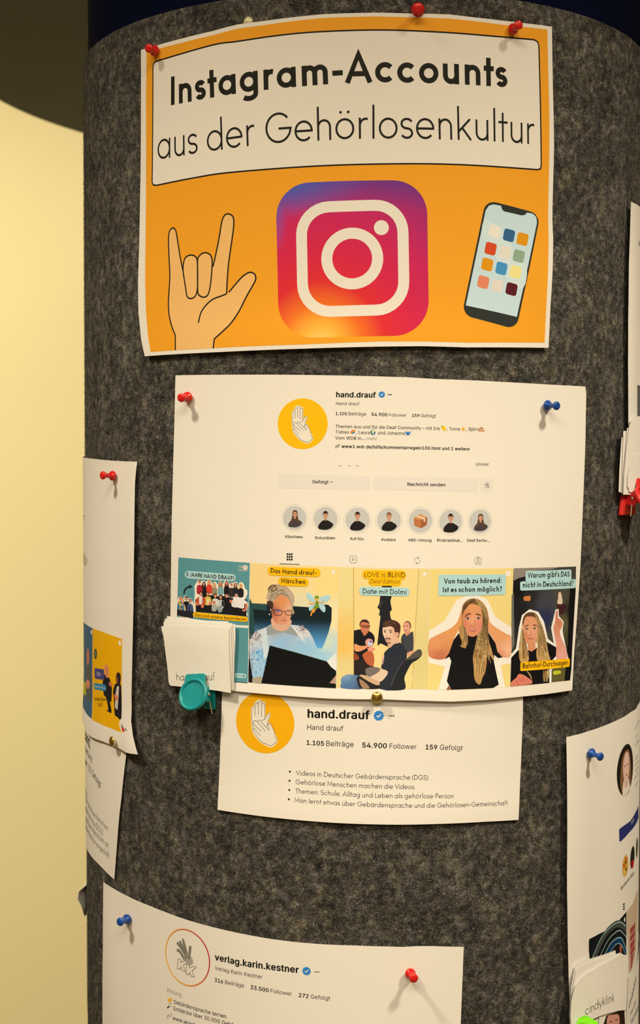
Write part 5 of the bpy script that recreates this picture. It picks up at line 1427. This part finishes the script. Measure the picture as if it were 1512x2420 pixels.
# ---------------------------------------------------------------- F : the printout at the bottom
offF = bumps(0.0018, (-0.21, -0.36, 0.02, 0.06, 0.002))
Fs = Sheet('printout', [(244, 2084), (265, 2098), (289, 2111.5), (320, 2127), (354.6, 2141), (400, 2159), (441.9, 2174), (510, 2193), (572.8, 2207), (640, 2219), (703.8, 2227), (770, 2232), (840, 2234.6), (900, 2236.5), (950.8, 2238), (985, 2236), (1022, 2235.8), (1095.6, 2237.8), (1092, 2330), (1088.5, 2420), (1070, 2940),
            (850, 2930), (650, 2900), (450, 2850), (262, 2760), (242, 2420), (243, 2235)], offF,
           'white profile printout slanting across the bottom of the column', 'paper')
i = Ink(Fs, 'profile_picture', label='ring with a grey hand and two outlined letters')
c0 = Fs.sz([(441, 2263)])[0]
def ringcol(V):
    t = np.clip((V[:, 0] - c0[0]) / 0.038 + 0.5 + (V[:, 1] - c0[1]) / 0.09, 0, 1)[:, None]
    return np.array(ob(240, 165, 40)) * (1 - t) + np.array(ob(190, 25, 50)) * t
i.stroke_sz(ell(c0[0], c0[1], 0.0190, n=64), 0.0009, ringcol, 1, True)
z = Z(180, 2060, 2.291)
for f in ([(545, 425), (560, 430), (575, 455), (590, 480)], [(545, 385), (555, 395), (580, 430), (598, 470)], [(574, 370), (580, 375), (592, 420), (603, 465)], [(618, 402), (616, 425), (612, 455), (606, 475)], [(560, 375), (570, 395), (588, 430), (600, 468)]):
    i.stroke(z(cr(f, 3)), 0.0021, ob(128, 118, 98), 2)
i.poly(z(cr([(585, 455), (612, 445), (632, 480), (625, 505), (590, 490)], 3, True)), ob(170, 158, 134), 2)
for dx, dy in ((0, 0), (47, 30)):
    K = [(552 + dx, 472 + dy), (568 + dx, 476 + dy), (566 + dx, 492 + dy), (588 + dx, 482 + dy), (604 + dx, 487 + dy), (580 + dx, 508 + dy), (592 + dx, 540 + dy), (576 + dx, 536 + dy), (568 + dx, 516 + dy), (562 + dx, 528 + dy), (548 + dx, 524 + dy)]
    i.poly(z(K), (0.78, 0.77, 0.75), 3); i.stroke(z(K), 0.0005, ob(140, 130, 110), 4, True)
i.done()
i = Ink(Fs, 'profile_text', label='slanting black profile lettering')
i.text('verlag.karin.kestner', [(507.4, 2268.6), (572.8, 2282.2), (640, 2292), (706, 2299.4)], BLACK, 1, bold=0.028)
verified(i, 724.3, 2294.8, 0.0027); dots3(i, 748.7, 2297, 4, 0.0004)
i.text('Verlag Karin Kestner', [(507.4, 2291.6), (560, 2303), (620, 2313.4)], DK, 1)
bt('316', 507, 2319.9, 527, 2324.5, 0.021); bt('Beiträge', 531.6, 2325.2, 576.3, 2334, 0, DK)
bt('33.500', 591.6, 2337, 634.4, 2345, 0.021); bt('Follower', 639, 2345.8, 689.4, 2353.4, 0, DK)
bt('272', 705.5, 2356, 729, 2359, 0.021); bt('Gefolgt', 734, 2359.6, 780, 2364, 0, DK)
bt('Bildung', 394.8, 2344, 428, 2355.4, 0, GREY)
i.text('Gebärdensprache lernen', [(410.5, 2371.5), (470, 2390), (534.4, 2407)], DK, 1, bold=0.006)
i.text('Entdecke über 30.000 Gebärden', [(410.5, 2387.6), (490, 2411), (577, 2433)], DK, 1, bold=0.006)
i.text('www.wond', [(407.8, 2409.5), (459, 2426)], ob(50, 50, 90), 1, bold=0.01)
i.poly(cr([(396, 2356), (398, 2361), (400, 2358), (402, 2361), (405.5, 2357), (406, 2364), (402, 2368), (397.5, 2366)], 3, True), ob(240, 170, 30), 1)
i.stroke(ell(402, 2375, 3.4, 4.4, n=14), 0.0004, GREY, 1, True); i.stroke([(399.5, 2378.5), (395, 2382)], 0.0009, TX, 1)
i.stroke(ell(398.6, 2402.6, 3.2, 5, 30, 14, 60, 260), 0.0003, DK, 1); i.stroke(ell(401, 2398.6, 3.2, 5, 30, 14, -110, 100), 0.0003, DK, 1)
i.done()

# ---------------------------------------------------------------- G, I, H : the sheets on the right
offG = bumps(0.0008, (0.15, -0.27, 0.03, 0.13, 0.0050))
G = Sheet('printout', [(1338, 1742), (1355, 1738), (1369.4, 1734.6), (1390, 1728), (1412.8, 1720.7), (1430, 1714), (1447.5, 1706.8), (1477, 1692), (1490, 1683), (1503, 1674.7), (1507, 1666), (1511, 1660), ('', 0.45, -0.172), ('', 0.44, -0.382),
           (1440, 2450), (1345, 2500), (1345.5, 2367), (1343.3, 2301), (1341.3, 2218), (1339.7, 2102), (1339.6, 2060), (1340, 1883), (1339, 1800)], offG,
          'white printout with a portrait disc and blue bar at the right of the column', 'paper')
i = Ink(G, 'profile_picture', label='round portrait of a long-haired woman on black')
c1 = G.sz([(1479, 1819.5)])[0]
gq = lambda a, b: (c1[0] + a * 0.0187, c1[1] + b * 0.0187)
i.sz(ell(c1[0], c1[1], 0.0187, n=48), ob(30, 24, 20), 1)
i.sz([gq(a, b) for a, b in cr([(-.1, .75), (.35, .7), (.62, .2), (.7, -.4), (.55, -.85), (.2, -.98), (-.3, -.95), (-.62, -.5), (-.6, .1), (-.45, .55)], 4, True)], ob(130, 88, 50), 2)
i.sz([gq(a, b) for a, b in cr([(-.25, -.35), (.25, -.35), (.45, -.62), (.55, -.82), (0.0, -.985), (-.4, -.9)], 4, True)], (0.76, 0.75, 0.72), 3)
i.sz([gq(a, b) for a, b in cr([(-.15, -.2), (.2, -.2), (.2, -.6), (.05, -.7), (-.15, -.6)], 4, True)], ob(212, 165, 135), 4)
i.sz(ell(c1[0] + .03 * .0187, c1[1] + .12 * .0187, .0187 * .40, .0187 * .58), ob(226, 180, 150), 5)
for sx in (-.15, .2): i.sz(ell(c1[0] + sx * .0187, c1[1] + .17 * .0187, .0012, .0006), ob(70, 45, 35), 6)
i.sz(ell(c1[0] + .04 * .0187, c1[1] - .2 * .0187, .0020, .0006), ob(190, 80, 70), 6)
i.done()
i = Ink(G, 'button', label='dark blue bar with small white lettering')
i.poly([(1462.5, 1961), (1465, 1957.5), (1474, 1951), (1489, 1940), (1500, 1922), (1508, 1903), (1508.5, 1932), (1500, 1951), (1486, 1968), (1466, 1989), (1463, 1988)], ob(42, 48, 96), 1)
i.text('Folgen', [(1491, 1949), (1498, 1938)], PAPER, 2, bold=0.01)
i.done()
i = Ink(G, 'profile_text', label='blurred black lettering at the edge')
for (x0, y0, x1, y1, s_) in ((1500, 1727, 1510, 1703, 'cindyklink'), (1502, 1748, 1507, 1734, 'Cindy'), (1501, 1765, 1509, 1750, '1.204 Beiträge'), (1501, 1797, 1507, 1786, 'Deaf'), (1501, 1811, 1508, 1799, 'Content'), (1501, 1826, 1508, 1812, 'Sängerin'), (1500, 1842, 1508, 1826, 'Model'), (1500, 1860, 1508, 1846, 'mehr')):
    i.text(s_, [(x0, y0), (x1, y1)], DK, 1, bold=0.01, cap=0.0017)
i.text('Restaurant Berlin', [(1467, 2105), (1482, 2086), (1497.5, 2067)], DK, 1, bold=0.01)
for k in range(3): i.stroke([(1471.6, 2137.5 + k * 6), (1476, 2135.5 + k * 6)], 0.0011, BLACK, 1)
i.done()
i = Ink(G, 'highlight_circle', label='round picture of food')
i.poly(ell(1477, 2046, 7.5, 29, 4), ob(225, 205, 170), 1); i.poly(ell(1477, 2046, 6.5, 25, 4), ob(215, 160, 50), 2)
for a, b_, c_ in ((-3, 0, (190, 50, 30)), (2, 8, (120, 80, 30)), (1, -8, (90, 70, 25)), (-2, 15, (235, 200, 90)), (2, -16, (200, 70, 40))): i.poly(ell(1477 + a, 2046 + b_, 1.9, 5), ob(*c_), 3)
i.done()
i = Ink(G, 'highlight_circle', label='dark round picture with a red foot')
i.poly(ell(1494, 2026, 4.8, 27, 4), ob(36, 34, 24), 1); i.poly(cr([(1490.5, 2040), (1494, 2032), (1497.5, 2036), (1496, 2048), (1493, 2052)], 3, True), ob(170, 20, 20), 2)
i.poly(ell(1504.6, 2003, 2.0, 24, 2), ob(60, 56, 44), 1)
i.done()
z = Z(1300, 2020, 6.05)
i = Ink(G, 'photo_tile', label='dark picture with bands of light arching over it')
tile = [(551, 1222), (560, 1205), (700, 1130), (870, 1045), (960, 970), (1010, 905), (1088, 812), (1088, 1100), (1086, 1500), (850, 1500), (670, 1500), (560, 1480), (550, 1350)]
i.poly(z(tile), ob(16, 20, 22), 0)
for k, (a, w_, c_) in enumerate((([(620, 1490), (760, 1180), (870, 1040), (985, 985), (1086, 1060)], 0.0050, (70, 70, 60)), ([(690, 1490), (820, 1230), (920, 1120), (1000, 1085), (1086, 1180)], 0.0008, (150, 175, 150)), ([(600, 1475), (720, 1200), (850, 1040), (985, 962), (1086, 1025)], 0.0008, (150, 175, 150)),
                             ([(800, 1460), (880, 1300), (960, 1220), (1020, 1230), (1075, 1400)], 0.0045, (14, 56, 86)), ([(770, 1440), (860, 1270), (960, 1190), (1030, 1210), (1080, 1350)], 0.0008, (150, 175, 150)), ([(850, 1400), (930, 1290), (990, 1270), (1040, 1330), (1065, 1420)], 0.0006, (150, 175, 150)))):
    i.stroke(z(cr(a, 6)), w_, ob(*c_), 1 if k in (0, 3) else 3)
i.poly(z(cr([(1000, 1290), (1018, 1300), (1016, 1400), (995, 1400), (990, 1330)], 3, True)), ob(180, 90, 60), 4)
i.poly(z(cr([(1055, 900), (1070, 905), (1068, 955), (1052, 950)], 3, True)), PAPER, 4)
i.done()
i = Ink(G, 'photo_tile', label='pinkish beige picture with red block lettering')
i.poly(z([(1096, 800), (1180, 700), (1225, 560), (1252, 500), (1240, 900), (1225, 1350), (1190, 1560), (1150, 1680), (1120, 1700), (1110, 1300), (1096, 1100)]), ob(205, 172, 132), 0)
RD = ob(165, 70, 58)
for (x0, y0, x1, y1) in ((1140, 1100, 1210, 1010), (1140, 1210, 1208, 1110), (1140, 1320, 1206, 1215), (1142, 1420, 1204, 1310)):
    i.stroke(z([(x0, y0), (x1, y1)]), 0.0045, RD, 1)
for k in range(5): i.stroke(z([(1146, 1480 + k * 38), (1196 - k * 7, 1400 + k * 44)]), 0.0016, RD, 1)
i.done()

offI = bumps(0.0016)
I_ = Sheet('profile_strip', [(1484, 2309), (1490, 2303), (1497, 2292), (1503, 2277), (1507, 2262), ('', 0.40, -0.352), ('', 0.40, -0.46), (1482, 2560), (1478, 2460)], offI,
           'white paper strip with bold lettering below the right sheet, behind the cards', 'paper')
i = Ink(I_, 'profile_text', label='bold black lettering')
i.text('cindyklink', [(1486, 2384), (1495, 2352), (1503, 2314)], BLACK, 1, bold=0.02)
i.text('Cindy Klink', [(1488, 2404), (1495, 2388), (1502, 2370)], DK, 1)
i.text('988 Beiträge', [(1490, 2424), (1500, 2405), (1507, 2385)], DK, 1)
i.done()

offH = bumps(0.0022, (0.228, 0.10, 0.02, 0.12, 0.0025))
Hs = Sheet('printout', [(1491, 476.5), (1500, 481), (1509, 486), (1513, 490), ('', 0.48, 0.165), ('', 0.48, -0.045), (1495, 1150), (1486, 1120), (1484.6, 992), (1484, 860), (1484.3, 757), (1486, 625), (1490, 501)], offH,
           'white printout at the right edge of the column above the red clip', 'paper')
i = Ink(Hs, 'printed_area', label='grey printed picture and dark lettering')
i.poly([(1505.5, 909.6), (1512, 911), (1516, 912), (1516, 990), (1512, 988), (1505.5, 984)], ob(98, 95, 82), 1)
i.text('ja', [(1508.5, 577), (1514, 582)], TX, 1, bold=0.02, cap=0.004)
i.done()

# ================================================================== stacks of small cards
zt = Z(380, 1440, 7.56)
stack = [
    ([(110, 120), (465, 155), (800, 200), (1200, 215), (1215, 245), (1330, 268), (1332, 500), (1318, 900), (1305, 1450), (1240, 1438), (160, 1300), (90, 700)], 'small white card at the back of the stack in the teal clip'),
    ([(70, 168), (330, 172), (800, 225), (1275, 246), (1302, 800), (1296, 1445), (800, 1390), (150, 1330), (70, 600)], 'small white card in the teal clip, just in front of the rearmost one'),
    ([(48, 222), (400, 215), (900, 245), (1245, 290), (1268, 800), (1262, 1440), (700, 1380), (150, 1340), (60, 600)], 'small white card second from the front in the teal clip'),
    ([(8, 305), (110, 298), (500, 290), (900, 305), (1215, 330), (1218, 700), (1232, 1100), (1252, 1495), (1000, 1452), (600, 1400), (180, 1366), (150, 1340), (132, 1230), (122, 1050), (100, 800), (66, 600), (38, 450), (14, 370)], 'front card with thin black lettering in the teal clip')]
for k, (p, lb) in enumerate(stack):
    of = bumps(0.0044 + 0.0007 * k, (-0.125, -0.12, 0.05, 0.02, 0.0012))
    sc = Sheet('name_card', zt(p).tolist(), of, lb, 'card', 'name cards held by the teal clip')
i = Ink(sc, 'card_text', label='thin black lettering')
i.text('hand.drauf', zt([(285, 1270), (620, 1276), (970, 1267)]), TX, 1, geo=0.052)
i.done()

zr = Z(1400, 860, 6.05)
rs = [([(415, 1045), (436, 1060), (560, 1040), (760, 1030), (760, 1860), (500, 1860), (405, 1838), (373, 1830), (385, 1500)], 'rearmost white card of the stack in the red clip'),
      ([(440, 960), (495, 955), (760, 940), (760, 1870), (450, 1852), (412, 1850), (430, 1400)], 'white card sticking out at the left of the stack in the red clip'),
      ([(495, 915), (520, 912), (760, 900), (760, 1880), (450, 1872), (430, 1870), (440, 1560), (470, 1250)], 'tall white card in the middle of the stack in the red clip'),
      ([(575, 760), (590, 757), (760, 740), (760, 1880), (520, 1868), (440, 1868), (450, 1600), (480, 1250), (522, 900)], 'tallest white card of the stack in the red clip'),
      ([(605, 1295), (640, 1290), (760, 1280), (760, 1860), (600, 1850), (520, 1830), (518, 1790), (498, 1750), (500, 1600), (535, 1450)], 'short front card curling forward in the red clip')]
for k, (p, lb) in enumerate(rs):
    of = bumps(0.0048 + 0.0007 * k)
    q = zr(p); q[:, 0] = np.minimum(q[:, 0], 1519)
    Sheet('name_card', q.tolist(), of, lb, 'card', 'name cards held by the red clip')

gs = [([(300, 1900), (330, 1700), (370, 1560), (620, 1470), (930, 1365), (938, 1420), (1060, 1500), (1060, 2400), (700, 2500), (290, 2560), (270, 2300)], 'rearmost white card of the stack in the green clip'),
      ([(330, 1880), (365, 1640), (500, 1560), (760, 1470), (1000, 1400), (1080, 1450), (1075, 2300), (700, 2480), (275, 2560), (285, 2200)], 'white card behind the front one in the green clip')]
for k, (p, lb) in enumerate(gs):
    of = bumps(0.0068 + 0.0008 * k)
    sp = Sheet('name_card', z(p).tolist(), of, lb, 'card', 'name cards held by the green clip')
offp = bumps(0.0084)
sp = Sheet('portrait_card', z([(700, 2300), (985, 2225), (1060, 2215), (1085, 2235), (1085, 2600), (690, 2640)]).tolist(), offp, 'card printed with a dark-haired woman, below the front card in the green clip', 'card')
i = Ink(sp, 'portrait', label='printed portrait of a woman with dark hair')
i.poly(z([(760, 2420), (800, 2300), (985, 2228), (1058, 2222), (1078, 2590), (740, 2620)]), ob(46, 30, 24), 0)
i.poly(z(cr([(822, 2310), (900, 2285), (975, 2290), (990, 2400), (960, 2540), (880, 2560), (810, 2440)], 3, True)), ob(205, 140, 108), 1)
i.stroke(z([(850, 2395), (885, 2380)]), 0.0007, TX, 2); i.stroke(z([(930, 2365), (965, 2352)]), 0.0007, TX, 2)
i.done()
offg = bumps(0.0094, (0.2, -0.33, 0.02, 0.02, 0.001))
sg = Sheet('name_card', z([(365, 1872), (430, 1775), (520, 1700), (700, 1600), (860, 1510), (1000, 1440), (1112, 1425), (1118, 1500), (1108, 1700), (1098, 1950), (1085, 2222), (985, 2228), (830, 2268), (700, 2310), (560, 2370), (420, 2440), (300, 2480), (290, 2300), (300, 2100), (330, 1970)]).tolist(), offg,
           'front card with thin slanting lettering in the green clip', 'card', 'name cards held by the green clip')
i = Ink(sg, 'card_text', label='thin black lettering')
i.text('cindyklink', z([(500, 2295), (620, 2235), (720, 2175), (820, 2130), (912, 2098)]), TX, 1, geo=0.055)
i.done()

# scrap of torn paper on the far left side
V = []; F = []
prof_ = [(-0.340, 0.0004), (-0.3125, 0.0006), (-0.306, 0.0035), (-0.302, 0.0068), (-0.3005, 0.0075)]
zs = [(-0.333, 0.0), (-0.338, 0.85), (-0.344, 1.0), (-0.350, 0.6), (-0.358, 0.25)]
for zz, m_ in zs:
    for s_, o_ in prof_: V.append(surf(s_, zz, max(0.0004, o_ * m_)))
n5 = len(prof_)
for a in range(len(zs) - 1):
    for b_ in range(n5 - 1): F.append((a * n5 + b_, a * n5 + b_ + 1, (a + 1) * n5 + b_ + 1, (a + 1) * n5 + b_))
o = mesh_obj('paper_scrap', V, F, M_PAPER, smooth=True)
sm = o.modifiers.new('thickness', 'SOLIDIFY'); sm.thickness = 0.00012
tag(o, 'torn scrap of white paper sticking out at the lower left edge of the column', 'paper')

# ================================================================== pins
def axis_frame(zx):
    zx = zx / np.linalg.norm(zx)
    x = np.cross(zx, [0.3, 0.1, 1.0]); x /= np.linalg.norm(x)
    y = np.cross(zx, x)
    return np.stack([x, y, zx], 1)


PIN = [(0.0, .0012), (.0026, .0012), (.0034, .0018), (.0036, .0026), (.0031, .0035), (.0021, .0045), (.0017, .0056), (.0016, .0084), (.0019, .0091), (.0026, .0096), (.0029, .0102), (.0029, .0109), (.0025, .0115), (.0014, .0118), (0.0, .0118)]


def place(V, Bp, M): return [tuple(Bp + M @ np.array(v)) for v in V]


def push_pin(base, cap, off, m, label, k=1.0, wide=1.0):
    Bp = px_point(*base, off)
    d = pix_ray([cap])[0]; d = d / np.linalg.norm(d)
    L = 0.0107 * k
    w = Bp - CAM; t = w @ d; per = w - t * d; r2 = per @ per
    t2 = t - math.sqrt(max(L * L - r2, 0))
    ax = CAM + d * t2 - Bp
    M = axis_frame(ax)
    e = empty('push_pin', Bp)
    V, F = lathe_vf([(r * k * wide, h * k) for r, h in PIN], 28)
    mesh_obj('handle', place(V, Bp, M), F, m, e, smooth=True)
    V, F = lathe_vf([(0.0, -0.007), (0.0005, -0.005), (0.0005, 0.0014)], 10)
    mesh_obj('needle', place(V, Bp, M), F, M_STEEL, e, smooth=True)
    tag(e, label, 'push pin', 'push pins')
    return e


push_pin((368, 121), (352, 114), 0.0028, M_RED, 'red push pin at the top left corner of the orange poster')
push_pin((987, 24), (987, 20), 0.0008, M_RED, 'red push pin seen end-on above the top edge of the poster', 1.0, 1.22)
push_pin((1209, 71), (1225, 59), 0.0028, M_RED, 'red push pin at the top right corner of the orange poster')
push_pin((447, 938), (428.5, 940), 0.0026, M_RED, 'red push pin at the top left of the profile printout')
push_pin((1288, 958), (1315, 959), 0.0026, M_BLUE, 'blue push pin at the top right of the profile printout')
push_pin((272, 1124.5), (243, 1123.5), 0.0022, M_RED, 'red push pin on the sheet at the left side of the column')
push_pin((304, 2171), (284, 2178.5), 0.0022, M_BLUE, 'blue push pin at the top left of the bottom printout')
push_pin((967, 2298), (977.5, 2312), 0.0022, M_RED, 'red push pin at the top right of the bottom printout')
push_pin((1391, 1778), (1418.5, 1788.5), 0.0030, M_BLUE, 'blue push pin at the top left of the right printout')


def tack(base, off, m, label, r, flat=False):
    Bp = px_point(*base, off)
    sz = pix2sz([base], off)[0]; th = sz[0] / R0
    M = axis_frame(np.array([math.sin(th), -math.cos(th), 0.0]))
    e = empty('thumbtack', Bp)
    pr = [(r * 0.96, 0.0006), (r, 0.0009), (r * 0.97, 0.0013), (r * 0.6, 0.0021), (0.0, 0.0024)]
    V, F = lathe_vf([(0, 0.0006)] + pr, 32)
    mesh_obj('head', place(V, Bp, M), F, m, e, smooth=True)
    V, F = lathe_vf([(0.0, -0.008), (0.0005, -0.006), (0.0005, 0.0008)], 10)
    mesh_obj('needle', place(V, Bp, M), F, M_STEEL, e, smooth=True)
    tag(e, label, 'thumbtack', 'thumbtacks')


tack((890.5, 1647.5), 0.0048, M_BRASS, 'brass thumbtack at the lower edge of the profile printout', 0.0036)
tack((267, 1752), 0.0062, M_BRASS, 'dark brass thumbtack at the bottom of the left sheet', 0.0036)
tack((588, 53), -0.0012, M_CREAM, 'cream thumbtack half hidden behind the top edge of the poster', 0.0034)

# ================================================================== magnet clips
def extrude_outline(P2, org, M, t0, t1):
    n = len(P2)
    V = [tuple(org + M @ np.array([a, b, t0])) for a, b in P2] + [tuple(org + M @ np.array([a, b, t1])) for a, b in P2]
    F = [tuple(range(n))[::-1], tuple(range(n, 2 * n))] + [(k, (k + 1) % n, n + (k + 1) % n, n + k) for k in range(n)]
    return V, F


def clip(neck, offn, dpx, offd, rad, wn, backq, offb, rivet, m, label):
    Pn = px_point(*neck, offn); Pd = px_point(*dpx, offd)
    s = pix2sz([dpx], offd)[0][0] / R0
    t = np.array([math.cos(s), math.sin(s), 0.0])
    dv = Pd - Pn; dv = dv - t * (dv @ t) * 0.0
    L = np.linalg.norm(dv); y = -dv / L
    x = t - y * (t @ y); x /= np.linalg.norm(x)
    nn = np.cross(x, y)
    if nn @ np.array([math.sin(s), -math.cos(s), 0]) < 0: nn = -nn
    M = np.stack([x, y, nn], 1)
    e = empty('magnet_clip', Pd)
    tag(e, label, 'clip', 'round magnet clips')
    P2 = [(wn * .42, L), (wn * .5, L - .001)] + [(rad * math.cos(a), rad * math.sin(a)) for a in np.radians(np.linspace(42, -222, 40))] + [(-wn * .5, L - .001), (-wn * .42, L)]
    P2 = P2[::-1]
    V, F = extrude_outline(P2, Pd, M, -0.0012, 0.0)
    o = mesh_obj('front_plate', V, F, m, e); bevel(o, 0.0004, 2)
    V, F = lathe_vf([(rad * .76, -0.0002), (rad * .78, 0.0005), (rad * .84, 0.0012), (rad * .91, 0.0014), (rad * .97, 0.0010), (rad, 0.0002), (rad, -0.0010)], 56)
    mesh_obj('rim', place(V, Pd, M), F, m, e, smooth=True)
    q = [px_point(*p, offb) for p in backq]
    c = np.mean(q, 0); nb = np.array([c[0], c[1], 0]); nb /= np.linalg.norm(nb)
    V = [tuple(p) for p in q] + [tuple(p - nb * 0.0028) for p in q]
    F = [(0, 1, 2, 3), (7, 6, 5, 4)] + [(k, 4 + k, 4 + (k + 1) % 4, (k + 1) % 4) for k in range(4)]
    o = mesh_obj('back_plate', V, F, m, e); bevel(o, 0.0006, 2)
    # cheek joining the two plates, rivet and spring
    R1 = px_point(*rivet, (offb + offd) * 0.42)
    sgn = 1 if (R1 - Pd) @ t > 0 else -1
    ck = []
    for a, b_ in ((-0.006, 0.0055), (0.0045, 0.0045), (0.0060, -0.001), (0.001, -0.0055), (-0.0045, -0.0045)):
        ck.append(R1 + nb * a + np.array([0, 0, b_]))
    V = [tuple(p) for p in ck] + [tuple(p - t * sgn * 0.001) for p in ck]
    F = [tuple(range(5)), tuple(range(9, 4, -1))] + [(k, 5 + k, 5 + (k + 1) % 5, (k + 1) % 5) for k in range(5)]
    o = mesh_obj('cheek', V, F, m, e); bevel(o, 0.0003, 2)
    Mr = axis_frame(t * sgn)
    V, F = lathe_vf([(0, -0.001), (0.0013, -0.001), (0.0013, 0.0006), (0.0009, 0.0011), (0, 0.0012)], 16)
    mesh_obj('rivet', place(V, R1, Mr), F, M_STEEL, e, smooth=True)
    V, F = lathe_vf([(0.0005, 0.0), (0.0005, 0.009)], 8)
    Ms = axis_frame(np.array([0.25 * sgn * t[0], 0.25 * sgn * t[1], -1.0]))
    mesh_obj('spring', place(V, R1 + np.array([0, 0, -0.004]) + t * sgn * 0.0005, Ms), F, M_STEEL, e, smooth=True)
    return e


clip((461.5, 1592), 0.0085, (456, 1641), 0.0135, 0.0110, 0.0160, [(486, 1618), (507, 1622), (506.5, 1678), (478, 1675)], 0.0036, (493, 1641), M_TEAL, 'teal magnet clip holding cards at the left of the profile printout')
clip((1519, 1140), 0.0095, (1521, 1180), 0.0150, 0.0100, 0.0175, [(1474, 1170), (1503, 1170), (1502, 1216), (1469, 1218)], 0.0040, (1493.5, 1178), M_CLIPRED, 'red magnet clip holding cards at the right edge of the column')
clip((1392, 2403), 0.0110, (1386, 2446), 0.0190, 0.0100, 0.0150, [(1352, 2440), (1380, 2440), (1380, 2490), (1350, 2490)], 0.0100, (1366, 2450), M_GREEN, 'green magnet clip holding cards at the lower right of the column')
bpy.context.view_layer.update()
